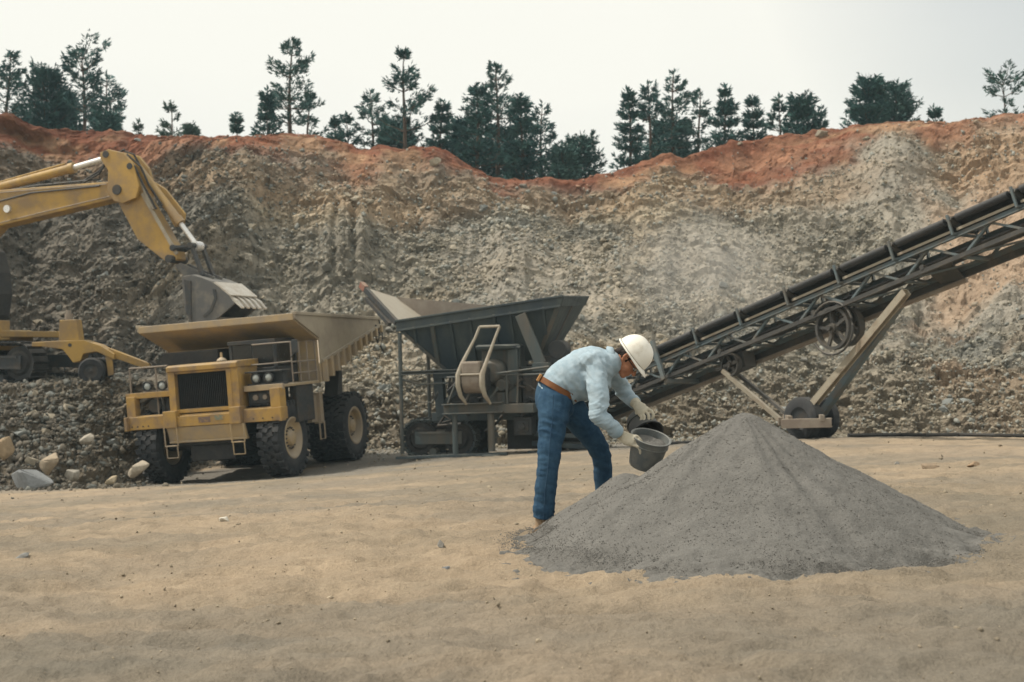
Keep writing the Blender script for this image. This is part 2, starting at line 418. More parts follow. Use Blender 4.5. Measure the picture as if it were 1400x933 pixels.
def floor_color(X, Y):
    t = fbm(X * 0.22, Y * 0.10, 4, 41) * 0.5 + 0.5
    t2 = fbm(X * 1.1, Y * 0.9, 4, 47) * 0.5 + 0.5
    t3 = fbm(X * 2.4, Y * 5.0, 3, 49, 0.6) * 0.5 + 0.5
    a = np.array([0.345, 0.270, 0.188]); b = np.array([0.222, 0.186, 0.135]); g = np.array([0.19, 0.175, 0.15])
    k = np.clip(t * 0.7 + t2 * 0.55 + t3 * 0.40 - 0.32, 0, 1)[..., None]
    c = b * (1 - k) + a * k
    k2 = (sstep(0.45, 0.75, fbm(X * 0.3 + 5, Y * 0.55, 4, 54) * 0.5 + 0.5) * 0.5 + (0.20 + 0.75 * sstep(0.3, 0.7, fbm(X * 0.6 + 2, Y * 0.9, 4, 58) * 0.5 + 0.5)) * (1 - sstep(4.5, 8.5, Y)))[..., None]
    c = c * (1 - np.minimum(k2, 1)) + np.array([0.180, 0.160, 0.126]) * np.minimum(k2, 1)  # patches, darker and greyer in the foreground
    # greyer spilled fines by the plant and near the toe of the face
    s = sstep(0.35, 0.75, fbm(X * 0.35, Y * 0.35, 4, 52) * 0.5 + 0.5 + 0.35 * sstep(31, 37, Y) * sstep(-6, -3, X) + 0.3 * sstep(33, 39, Y))[..., None]
    s = s * (0.25 + 0.75 * sstep(28, 35, Y)[..., None])
    return c * (1 - s) + g * s

dr = 1.6 * (48 / 1.6) ** (np.linspace(0, 1, 560) ** 0.92)
aa = np.linspace(-0.66, 0.66, 620)
D, A = np.meshgrid(dr, aa, indexing='ij')
X = A * (D + 1.5); Y = D
Z = gz(X, Y) + floor_relief(X, Y)
pit_floor = tag(grid_mesh('pit_floor', X, Y, Z, M['floor'], True, floor_color(X, Y)), kind='structure', label='pale trodden sandy quarry floor sloping away to the machines')
# the ground beyond the sheet in view, out to the horizon
ux = np.concatenate([-np.geomspace(3000, 30, 14), np.linspace(-26, 26, 28), np.geomspace(30, 3000, 14)])
uy = np.concatenate([-np.geomspace(3000, 8, 14), np.linspace(-4, 46, 28), np.geomspace(52, 3000, 12)])
UX, UY = np.meshgrid(ux, uy)
UZ = gz(UX, UY) - 0.30
gc = np.tile(np.array([0.42, 0.335, 0.23]), UX.shape + (1,))
tag(grid_mesh('ground', UX, UY, UZ, M['floor'], True, gc), kind='structure')

# ------------------------------------------------------------------ quarry face
KC = [  # picture column: toe, lip, back as (distance, height)
    (-500, 29, -3.9, 34, -1.2, 43, -1.2), (0, 33, -3.55, 37.5, -1.16, 43.5, -1.08), (100, 33.8, -3.55, 37.9, -1.10, 43.5, -1.05),
    (170, 35.0, -3.6, 38.8, -1.05, 43.5, -1.0), (210, 37.4, -3.6, 39.9, -1.35, 43.8, -1.1), (260, 40.4, -3.6, 42.4, -2.1, 44.6, -1.0),
    (320, 42.6, -3.5, 43.8, -2.5, 45.4, -1.0), (480, 42.6, -3.4, 44, -2.3, 46, -0.6), (700, 43.0, -3.3, 44.5, -2.3, 46.5, -0.5),
    (1000, 41.5, -3.1, 43.3, -1.9, 45.2, -0.3), (1400, 38.2, -2.75, 40.2, -1.6, 42.8, 0.1), (1950, 33, -2.6, 36, -1, 39, 0.8)]
RIM = [(-500, 110), (-200, 132), (0, 155), (30, 161), (60, 172), (130, 183), (200, 188), (300, 188), (350, 187), (400, 183), (450, 190), (500, 204), (530, 200), (560, 197),
       (600, 203), (640, 222), (670, 238), (720, 243), (780, 243), (830, 238), (870, 225), (890, 214), (905, 210), (930, 214), (950, 210), (970, 203), (1000, 190), (1050, 187), (1100, 186),
       (1150, 178), (1200, 169), (1250, 165), (1300, 168), (1340, 163), (1400, 154), (1600, 140), (1950, 125)]
SOIL = [(-500, 1.6), (0, 1.7), (150, 1.7), (300, 1.5), (400, 1.7), (480, 1.9), (560, 2.0), (650, 1.1), (740, 0.3), (820, 0.35), (870, 0.8), (930, 0.8), (1000, 1.7), (1100, 1.9), (1300, 1.5), (1400, 1.9), (1950, 1.9)]
RD = 59.0
RDK = ([-500, 0, 150, 300, 420, 1300, 1950], [45, 51.5, 54.5, 57.8, 59, 59, 56])
FP = F * WP
pxs = np.linspace(-470, 1900, 1130)
def ip(tab, k, sm):
    v = np.interp(pxs, [t[0] for t in tab], [t[k] for t in tab])
    if sm:
        w = np.hanning(sm * 2 + 1); w /= w.sum(); v = np.convolve(np.pad(v, sm, mode='edge'), w, 'valid')
    return v
toe_d, toe_z, lip_d, lip_z, bk_d, bk_z = [ip(KC, k, 14) for k in range(1, 7)]
RDA = np.interp(pxs, *RDK); _w = np.hanning(61); _w /= _w.sum(); RDA = np.convolve(np.pad(RDA, 30, mode='edge'), _w, 'valid')
rim_z = (HYP - ip(RIM, 1, 3)) / FP * RDA
soil_t = ip(SOIL, 1, 12)
# profile points of every column
pd = [toe_d - 1.5, toe_d, lip_d, bk_d]; pz = [toe_z - 0.8, toe_z, lip_z, bk_z]
for fd, fz in ((0.36, 0.27), (0.66, 0.62), (0.88, 0.90), (0.965, 0.972)):
    pd.append(bk_d + (RDA - bk_d) * fd); pz.append(bk_z + (rim_z - bk_z) * fz)
pd.append(RDA.copy()); pz.append(rim_z)
pd.append(RDA + 1.6); pz.append(rim_z - 0.15)
pd.append(np.full_like(pxs, RD + 9)); pz.append(rim_z * 0.75 + 2.0 - 0.5)
pd.append(np.full_like(pxs, RD + 60)); pz.append(np.full_like(pxs, 8.0))
pd.append(np.full_like(pxs, 2500)); pz.append(np.full_like(pxs, 8.0))
pd = np.array(pd); pz = np.array(pz)
segn = [8, 50, 46, 62, 62, 46, 22, 14, 16, 18, 14, 10]
rows_d = []; rows_z = []; rows_s = []
for i, k in enumerate(segn):
    for j in range(k):
        t = j / k
        if i == len(segn) - 1: t = t ** 3
        rows_d.append(pd[i] * (1 - t) + pd[i + 1] * t); rows_z.append(pz[i] * (1 - t) + pz[i + 1] * t); rows_s.append(i + t)
rows_d.append(pd[-1]); rows_z.append(pz[-1]); rows_s.append(len(segn))
GD = np.array(rows_d); GZ = np.array(rows_z); GS = np.array(rows_s)[:, None] * np.ones_like(GD)
def smooth_rows(a, k):
    w = np.hanning(k * 2 + 1); w /= w.sum()
    p = np.pad(a, ((k, k), (0, 0)), mode='edge'); return sum(w[i] * p[i:i + a.shape[0]] for i in range(2 * k + 1))
m = 372 - 60
s1 = smooth_rows(GZ, 7); s2 = smooth_rows(GD, 7)
wk = (1 - sstep(7.3, 7.7, GS)) ; GZ = GZ * (1 - wk) + s1 * wk; GD = GD * (1 - wk) + s2 * wk
GX = (pxs[None] - CXP) / FP * GD
U = (pxs[None] - CXP) / FP * 52 + 0 * GD                         # metres along the face
arc = np.concatenate([np.zeros((1, GD.shape[1])), np.cumsum(np.hypot(np.diff(GD, axis=0), np.diff(GZ, axis=0)), 0)], 0)
# outward normal of the smooth face
du = np.gradient(GX, axis=1), np.gradient(GD, axis=1), np.gradient(GZ, axis=1)
dv = np.gradient(GX, axis=0), np.gradient(GD, axis=0), np.gradient(GZ, axis=0)
nx = du[1] * dv[2] - du[2] * dv[1]; ny = du[2] * dv[0] - du[0] * dv[2]; nz = du[0] * dv[1] - du[1] * dv[0]
ln = np.sqrt(nx ** 2 + ny ** 2 + nz ** 2) + 1e-9; sg = np.sign(nz + 1e-9)
nx, ny, nz = nx / ln * sg, ny / ln * sg, nz / ln * sg
PXG = pxs[None] + 0 * GD
below = rim_z[None] - GZ                                          # metres under the rim
sn = fbm(U * 0.5, arc * 0.5, 4, 61)
soil = 1 - sstep(soil_t[None] * 0.50 + sn * 0.55 * np.minimum(soil_t[None], 1), soil_t[None] * 1.02 + 0.25 + sn * 0.55 * np.minimum(soil_t[None], 1), below)
soil = np.where(GS >= 8, 1.0, soil)
face_zone = sstep(2.4, 3.2, GS) * (1 - sstep(7.6, 8.2, GS))
bench = sstep(1.9, 2.2, GS) * (1 - sstep(2.85, 3.1, GS)) * (1 - sstep(200, 300, PXG))
wu = U + fbm(U * 0.4, arc * 0.4, 2, 5) * 0.28; wa = arc + fbm(U * 0.4, arc * 0.4, 2, 6) * 0.22
c1, e1, r1 = cells(wu * 0.42, wa * 0.65, 100, 1.2)
c2, e2, r2 = cells(wu * 1.15, wa * 1.7, 120, 1.5)
c3, e3, r3 = cells(wu * 2.6, wa * 3.6, 140, 1.5)
big = fbm(U * 0.13, arc * 0.10, 3, 21)
gul = fbm(U * 0.8, arc * 0.16, 4, 25)
fine = fbm(U * 3, arc * 3, 3, 27)
rub = 0.55 + 0.45 * sstep(-0.2, 0.5, fbm(U * 0.3, arc * 0.35, 3, 29))
lower = 1 - sstep(3.0, 4.2, GS)
fin = sstep(0.0, 0.6, fbm(U * 0.16 + 3, arc * 0.16, 3, 33) + 0.9 * np.exp(-((PXG - 990) / 70.) ** 2) * np.exp(-((GS - 4.2) / 0.9) ** 2) + 0.9 * sstep(1180, 1320, PXG) * (1 - sstep(5.0, 5.9, GS)) * sstep(3.3, 3.9, GS) - 0.08 - 0.8 * (1 - sstep(250, 450, PXG)))  # fines mask; its spot above the conveyor's low end paints in dust haze
fin = fin * (1 - soil) * sstep(2.8, 3.4, GS)
rockd = c1 * 0.24 * rub + c2 * 0.20 * rub + c3 * 0.15 + fine * 0.04
soild = gul * 0.14 + fine * 0.05 + c3 * 0.05 + c2 * 0.07 * sstep(0.3, 0.9, below)
amp = rockd * (1 - soil) * (1 - 0.42 * fin) + soild * soil
crop = np.exp(-((PXG - 478) / 34.0) ** 2) * np.exp(-((GS - 4.75) / 0.55) ** 2)     # the fluted outcrop behind the truck bed
amp = amp + crop * (0.55 + 0.35 * np.sin(U * 9.0 + 1.2 * fbm(U, arc, 2, 90)) * np.abs(np.sin(U * 4.1)))
amp = amp + big * 0.7 * face_zone * (1 - sstep(6.2, 7.6, GS)) + gul * 0.25 * face_zone * (1 - soil)
amp = amp + 0.35 * vnoise(U * 0.5, arc * 0.2, 94) * face_zone * (1 - soil)
keep = sstep(0.6, 1.2, GS) * (1 - bench * 0.85)
amp = amp * keep
after = sstep(8.0, 8.6, GS)
amp = amp * (1 - after) + after * fbm(U * 0.6, arc * 0.6, 3, 35) * 0.12
FX = GX + nx * amp; FY = GD + ny * amp; FZ = GZ + nz * amp
# an undercut hollow below the soil at the left, and the dark little hollow at the right
for (hx, hs, wx, ws, dp_) in ((18, 6.6, 46, 0.32, 1.0), (1288, 6.55, 20, 0.12, 0.5), (60, 6.1, 60, 0.22, 0.5)):
    g = np.exp(-((PXG - hx) / wx) ** 2 - ((GS - hs) / ws) ** 2)
    FY = FY + g * dp_; FZ = FZ - g * 0.15
# vertex colours: rock and soil tones, with shade painted in at the left
def mix3(a, b, k): return a * (1 - k[..., None]) + np.array(b) * k[..., None]
colr = np.ones(GD.shape + (3,)) * np.array([0.225, 0.200, 0.150])
tone = fbm(U * 0.22, arc * 0.3, 4, 63) * 0.5 + 0.5
colr = mix3(colr, (0.30, 0.245, 0.165), sstep(0.35, 0.75, tone))
colr = mix3(colr, (0.17, 0.170, 0.145), sstep(0.5, 0.9, fbm(U * 0.35 + 9, arc * 0.5, 4, 65) * 0.5 + 0.5) * 0.6)
colr = mix3(colr, (0.140, 0.122, 0.094), (1 - sstep(200, 420, PXG + 90 * tone)) * 0.9)  # shade over the left end, painted in as a darker tone
colr = colr * (0.82 + 0.36 * r2[..., None]) * (0.86 + 0.28 * r3[..., None])
colr = colr * (0.68 + 0.32 * sstep(0.0, 0.12, e2)[..., None]) * (0.8 + 0.2 * sstep(0.0, 0.14, e3)[..., None])  # darker along the edges of the rock cells
colr = mix3(colr, (0.30, 0.265, 0.205), fin * 0.7)
colr = mix3(colr, (0.32, 0.225, 0.145), sstep(1100, 1280, PXG + 160 * (tone - 0.5)) * (1 - soil) * (1 - sstep(5.6, 6.2, GS)) * sstep(0.15, 0.6, tone) * 0.85)
colr = mix3(colr, (0.30, 0.20, 0.115), sstep(0.0, 1.0, 2.2 * np.exp(-((below - soil_t[None] * 1.4) / 1.0) ** 2) * (0.3 + 0.9 * tone) - 0.2) * (1 - soil) * 0.5)
sc_ = mix3(np.ones(GD.shape + (3,)) * np.array([0.245, 0.122, 0.068]), (0.185, 0.072, 0.038), sstep(0.35, 0.75, fbm(U * 0.35, arc * 0.9, 4, 67) * 0.5 + 0.5))
sc_ = mix3(sc_, (0.34, 0.225, 0.125), sstep(0.5, 0.85, fbm(U * 0.5 + 4, arc * 0.7, 4, 69) * 0.5 + 0.5) * 0.6)
sc_ = mix3(sc_, (0.15, 0.052, 0.028), np.exp(-((below - 0.12) / 0.28) ** 2) * 0.75)
sc_ = sc_ * (0.8 + 0.4 * r3[..., None])
colr = colr * (1 - soil[..., None]) + sc_ * soil[..., None]
colr = colr * np.array([1.04, 1.07, 1.16])
colr = mix3(colr, (0.15, 0.10, 0.05), sstep(8.2, 9.0, GS) * 0.8)
colr = mix3(colr, (0.175, 0.145, 0.105), (1 - sstep(2.0, 2.9, GS)) * 0.8)
colr = colr * (1 - 0.22 * (1 - sstep(-100, 260, PXG)))[..., None]  # left end darkened further, shade painted into the colour
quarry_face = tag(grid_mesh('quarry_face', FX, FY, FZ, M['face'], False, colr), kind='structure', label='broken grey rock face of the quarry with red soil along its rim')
def plateau_z(px, d):
    i = int(np.clip(np.interp(px, pxs, np.arange(len(pxs))), 0, len(pxs) - 1))
    return float(np.interp(d, FY[230:, i], FZ[230:, i])) if d > RDA[i] else float(rim_z[i])

# ------------------------------------------------------------------ loose rock
def rock_template(seed, flat=0.7):
    r = np.random.RandomState(seed); bm = bmesh.new()
    p = r.normal(size=(13, 3)); p /= np.linalg.norm(p, axis=1)[:, None]
    p = p * (0.75 + 0.25 * r.rand(13, 1)) * np.array([1.0, 0.8, flat]) * 0.5
    for q in p: bm.verts.new(q)
    g = bmesh.ops.convex_hull(bm, input=bm.verts)
    bmesh.ops.delete(bm, geom=[v for v in bm.verts if not v.link_faces], context='VERTS')
    bm.verts.index_update()
    bmesh.ops.triangulate(bm, faces=bm.faces)
    V = np.array([v.co[:] for v in bm.verts]); T = np.array([[v.index for v in f.verts] for f in bm.faces]); bm.free()
    return V, T
RT = [rock_template(s, f) for s, f in zip(range(40, 52), [0.6, 0.7, 0.8, 0.5] * 3)]
def rnd_rot(r, n, up=0.5):
    q = r.normal(size=(n, 4)); q[:, 1:3] *= up; q /= np.linalg.norm(q, axis=1)[:, None]
    w, x, y, z = q.T
    return np.stack([np.stack([1 - 2 * (y * y + z * z), 2 * (x * y - z * w), 2 * (x * z + y * w)], -1),
                     np.stack([2 * (x * y + z * w), 1 - 2 * (x * x + z * z), 2 * (y * z - x * w)], -1),
                     np.stack([2 * (x * z - y * w), 2 * (y * z + x * w), 1 - 2 * (x * x + y * y)], -1)], 1)
def scatter_mesh(name, P, S, C, mat, parent, temps=RT, r=NPR, up=0.6):
    V = []; T = []; Cc = []; off = 0
    kk = r.randint(len(temps), size=len(P)); R = rnd_rot(r, len(P), up)
    for t, (tv, tf) in enumerate(temps):
        i = np.where(kk == t)[0]
        if not len(i): continue
        v = np.einsum('nij,kj->nki', R[i], tv) * S[i][:, None, None] + P[i][:, None]
        V.append(v.reshape(-1, 3)); T.append((tf[None] + (np.arange(len(i)) * len(tv))[:, None, None] + off).reshape(-1, 3)); off += len(i) * len(tv)
        Cc.append(np.repeat(C[i], len(tv), 0))
    V = np.concatenate(V).astype(np.float32); T = np.concatenate(T).astype(np.int32); Cc = np.concatenate(Cc)
    me = bpy.data.meshes.new(name)
    me.vertices.add(len(V)); me.vertices.foreach_set('co', V.ravel()); me.loops.add(T.size); me.loops.foreach_set('vertex_index', T.ravel())
    me.polygons.add(len(T)); me.polygons.foreach_set('loop_start', np.arange(0, T.size, 3, dtype=np.int32)); me.polygons.foreach_set('loop_total', np.full(len(T), 3, np.int32))
    me.update(calc_edges=True)
    a = me.attributes.new('albedo', 'FLOAT_COLOR', 'POINT'); a.data.foreach_set('color', np.concatenate([Cc, np.ones((len(Cc), 1))], 1).astype(np.float32).ravel())
    me.materials.append(mat)
    o = bpy.data.objects.new(name, me); COL.objects.link(o); o.parent = parent; o['kind'] = 'stuff'
    return o
# how rocky each place of the face is
dens = (0.5 + 0.5 * sstep(-0.3, 0.5, fbm(U * 0.35 + 2, arc * 0.4, 4, 75))) * (1 - 0.25 * fin) * (1 - 0.93 * soil) * (1 - 0.7 * sstep(1150, 1300, PXG) * sstep(3.2, 3.9, GS) * (1 - sstep(5.0, 6.0, GS))) * sstep(0.95, 1.15, GS) * (1 - sstep(7.4, 7.9, GS))
dens = dens * (1 - bench * 0.75) * (1 + 1.8 * (1 - sstep(1.5, 2.6, GS)) * (1 - sstep(180, 300, PXG))) * (1 + 0.7 * (1 - sstep(2.2, 3.6, GS)))
dens = dens * sstep(-430, -300, PXG)
area = np.hypot(np.gradient(GX, axis=1), 0.001) * np.hypot(np.gradient(GD, axis=0), np.gradient(GZ, axis=0))
pr = (dens * area).ravel(); pr /= pr.sum()
def pick(n, r=NPR, p=pr): return r.choice(len(p), n, p=p)
FXf, FYf, FZf, Cf, Sf = FX.ravel(), FY.ravel(), FZ.ravel(), colr.reshape(-1, 3), soil.ravel()
def rock_colors(i, n, r=NPR):
    base = np.where(Sf[i][:, None] > 0.5, np.array([0.36, 0.22, 0.12]), np.array([0.30, 0.275, 0.215]))
    base = 0.5 * base + 0.5 * np.clip(Cf[i] * 1.15, 0.12, 0.4)
    cool = np.array([0.245, 0.25, 0.225]); t = r.rand(n, 1)
    c = np.where(t < 0.3, cool, base) * (0.80 + 0.45 * r.rand(n, 1))
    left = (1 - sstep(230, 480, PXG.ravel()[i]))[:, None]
    return c * (1 - 0.45 * left)  # rocks at the left darkened to go with the painted shade
n = 60000
i = pick(n); S = np.clip(np.exp(NPR.normal(-2.2, 0.42, n)), 0.06, 0.36) * np.where(PXG.ravel()[i] > 850, 0.85, 1.0)
P = np.stack([FXf[i] + NPR.normal(0, 0.06, n), FYf[i] - 0.25 * S, FZf[i] + S * 0.10], -1)
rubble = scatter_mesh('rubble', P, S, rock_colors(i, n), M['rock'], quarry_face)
# the largest rocks are pieces of their own
rock_me = []
for k in range(14):
    tv, tf = rock_template(200 + k, [0.55, 0.7, 0.85][k % 3])
    me = bpy.data.meshes.new('rock'); me.from_pydata([tuple(v) for v in tv], [], [tuple(f) for f in tf])
    cc = np.array([(0.30, 0.265, 0.205), (0.20, 0.21, 0.20), (0.245, 0.215, 0.165), (0.36, 0.32, 0.25), (0.17, 0.165, 0.145)][k % 5])
    a = me.attributes.new('albedo', 'FLOAT_COLOR', 'POINT'); a.data.foreach_set('color', np.tile(np.append(cc, 1), len(tv)).astype(np.float32))
    me.materials.append(M['rock']); rock_me.append(me)
i = pick(292)
for k, j in enumerate(i):
    s = float(np.clip(math.exp(RND.gauss(-0.98, 0.26)), 0.26, 0.75))
    if PXG.ravel()[j] > 1150: s *= 0.8
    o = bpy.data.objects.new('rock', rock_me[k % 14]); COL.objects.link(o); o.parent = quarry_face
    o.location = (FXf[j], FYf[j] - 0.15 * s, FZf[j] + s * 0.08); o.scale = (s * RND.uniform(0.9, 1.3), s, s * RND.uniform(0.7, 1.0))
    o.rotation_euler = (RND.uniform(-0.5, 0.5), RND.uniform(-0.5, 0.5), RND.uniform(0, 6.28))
# small stones on the pit floor
n = 7000
ar = NPR.uniform(-0.42, 0.42, n); dd = 3 + 38 * NPR.rand(n) ** 1.15
px_, py_ = ar * (dd + 1.5), dd
zz = gz(px_, py_) + floor_relief(px_, py_)
S = np.clip(np.exp(NPR.normal(-4.45, 0.55, n)) * (0.6 + dd * 0.045), 0.005, 0.13)
C = np.array([0.29, 0.245, 0.18]) * (0.7 + 0.55 * NPR.rand(n, 1))
scatter_mesh('small_stones', np.stack([px_, py_, zz + S * 0.12], -1), S, C, M['rock'], pit_floor)
# the toe of the face: rubble strewn over the floor edge
n = 5200
j = NPR.randint(0, len(pxs), n); dd = toe_d[j] - NPR.gamma(1.6, 0.75, n) + 0.6
px_ = (pxs[j] - CXP) / FP * dd; py_ = dd
zz = gz(px_, py_) + floor_relief(px_, py_)
S = np.clip(np.exp(NPR.normal(-2.35, 0.5, n)), 0.05, 0.28) * np.where(pxs[j] > 1020, 0.7, 1)
scatter_mesh('toe_rubble', np.stack([px_, py_, zz + S * 0.12], -1), S, rock_colors(j + 60 * len(pxs), n), M['rock'], pit_floor)
# ------------------------------------------------------------------ trees on the rim
def leaf_mat(name, a, b_):
    m, n, b = new_mat(name)
    geo = n.nodes.new('ShaderNodeNewGeometry')
    n1 = N(n, 'ShaderNodeTexNoise', Scale=2.2, Detail=4.0); n.links.new(geo.outputs['Position'], n1.inputs['Vector'])
    r = ramp(n, n1.outputs['Fac'], [(0.3, a), (0.72, b_)]); n.links.new(r.outputs['Color'], b.inputs['Base Color'])
    b.inputs['Roughness'].default_value = 0.75; b.inputs['Specular IOR Level'].default_value = 0.2
    return m
LEAF = [leaf_mat('pine_needles_dark', (0.032, 0.085, 0.092), (0.065, 0.145, 0.125)), leaf_mat('pine_needles_mid', (0.042, 0.10, 0.10), (0.085, 0.16, 0.135)),
        leaf_mat('pine_needles_pale', (0.045, 0.095, 0.080), (0.085, 0.14, 0.10))]
M['bark'] = paint('pine_bark', (0.10, 0.065, 0.045), (0.07, 0.055, 0.045), dusty=0.0, rough=0.9, scale=6)
def pine(px, top, w, d, style, mat, label, seed, base_frac=0.12, lean=0.0):
    """style 0 full cone, 1 open pine with gaps, 2 round dense bush, 3 flat-topped open crown"""
    r = random.Random(seed)
    bz = plateau_z(px, d) - 0.2
    base = Vector(((px - CXP) / FP * d, d, bz)); tz = (HYP - top) / FP * d
    H = tz - bz; R = w / FP * d / 2 * 1.28
    root = empty('pine_tree' if style != 2 else 'evergreen_tree', base)
    tag(root, label, 'tree', 'trees along the rim of the quarry')
    tr = MB(); lf = MB()
    bend = [Vector((lean * H * t * t + 0.10 * math.sin(t * 5 + seed) * t, 0.08 * math.sin(t * 4 + seed), H * t)) for t in [k / 8 for k in range(9)]]
    r0 = max(0.05, 0.022 * H)
    tr.path(bend, [r0 * (1 - 0.88 * k / 8) for k in range(9)], 7)
    def axis(t):
        k = min(int(t * 8), 7); f = t * 8 - k
        return bend[k].lerp(bend[k + 1], f)
    # needle tufts: little sprays of narrow blades
    def tuft(c, rad, n, up=0.25):
        for _ in range(n):
            v = Vector((r.gauss(0, 1), r.gauss(0, 1), r.gauss(up, 0.6))).normalized()
            s = v.cross(Vector((r.gauss(0, 1), r.gauss(0, 1), r.gauss(0, 1)))).normalized()
            L_ = rad * r.uniform(0.6, 1.15); ww = L_ * r.uniform(0.18, 0.36)
            o = c + v * L_ * r.uniform(0.0, 0.35) + Vector((r.gauss(0, 1), r.gauss(0, 1), r.gauss(0, 1))) * rad * 0.22
            p1 = o + s * ww; p2 = o + v * L_ * 0.55 + s * ww * 0.9; p3 = o + v * L_; p4 = o - s * ww * 0.9 + v * L_ * 0.3
            lf.add([p1, p2, p3, p4], [(0, 1, 2, 3)])
    start = base_frac
    nwh = int(max(5, (1 - start) * H / (0.46 if style != 2 else 0.36)))
    for k in range(nwh):
        t = start + (1 - start) * (k + r.uniform(-0.25, 0.25)) / nwh
        t = min(max(t, start * 0.8), 0.985); q = min(max((t - start) / (1 - start), 0.0), 0.99)
        if style == 0: prof = (1 - q) ** 0.85 * 0.92 + 0.10
        elif style == 1: prof = (0.55 + 0.55 * math.sin(math.pi * min(1, q * 1.05 + 0.12))) * (1 - q ** 3 * 0.75)
        elif style == 2: prof = math.sqrt(max(0.03, 1 - (q * 0.98) ** 2.2)) * (0.9 + 0.1 * r.random())
        else: prof = 0.45 + 0.6 * q ** 0.7 if q < 0.8 else (1.05 - (q - 0.8) * 3.2)
        nb = {0: 6, 1: 4, 2: 7, 3: 4}[style] + r.randint(-1, 1)
        a0 = r.uniform(0, 6.28)
        for b in range(nb):
            if style in (1, 3) and r.random() < 0.22: continue
            an = a0 + b * 6.283 / nb + r.uniform(-0.35, 0.35)
            ln = R * prof * (r.uniform(0.45, 1.12) if style != 2 else r.uniform(0.7, 1.05))
            if ln < 0.12: ln = 0.12
            tilt = {0: 0.10, 1: 0.16, 2: 0.30, 3: 0.25}[style] + 0.5 * q + r.uniform(-0.2, 0.15)
            o = axis(t); dr_ = Vector((math.cos(an), math.sin(an), tilt)).normalized()
            mid = o + dr_ * ln * 0.55 + Vector((0, 0, -0.04 * ln)); end = o + dr_ * ln + Vector((0, 0, 0.08 * ln))
            tr.path([o, mid, end], [0.022 * H / 8 + 0.012, 0.018, 0.008], 4)
            # sprays of needles lying in a flat pad along the bough
            hd = Vector((math.cos(an), math.sin(an), 0)); sd_ = Vector((-math.sin(an), math.cos(an), 0))
            ns_ = int((26 if style != 2 else 30) * (0.5 + ln)) 
            for j in range(ns_):
                f = r.uniform(0.30 if style in (1, 3) else 0.10, 1.05)
                wd = 0.34 * ln * math.sin(math.pi * min(f, 1.0) * 0.85 + 0.2) + 0.05
                q_ = r.uniform(-1, 1)
                c = (o.lerp(mid, f / 0.55) if f < 0.55 else mid.lerp(end, (f - 0.55) / 0.45)) + sd_ * q_ * wd + Vector((0, 0, r.gauss(0.05, 0.09)))
                for _ in range(3):
                    v = (hd * r.uniform(0.2, 1.0) + sd_ * (q_ * 0.9 + r.gauss(0, 0.5)) + Vector((0, 0, r.gauss(0.38, 0.35)))).normalized()
                    s_ = v.cross(Vector((r.gauss(0, 1), r.gauss(0, 1), r.gauss(0, 1)))).normalized()
                    L_ = r.uniform(0.14, 0.32); ww = L_ * r.uniform(0.07, 0.16)
                    lf.add([c + s_ * ww, c + v * L_ * 0.6 + s_ * ww, c + v * L_, c + v * L_ * 0.3 - s_ * ww], [(0, 1, 2, 3)])
    tuft(axis(0.97), 0.26, 12, 1.2)
    tr.build('trunk', M['bark'], root)
    lf.build('crown', LEAF[mat], root)
    return root
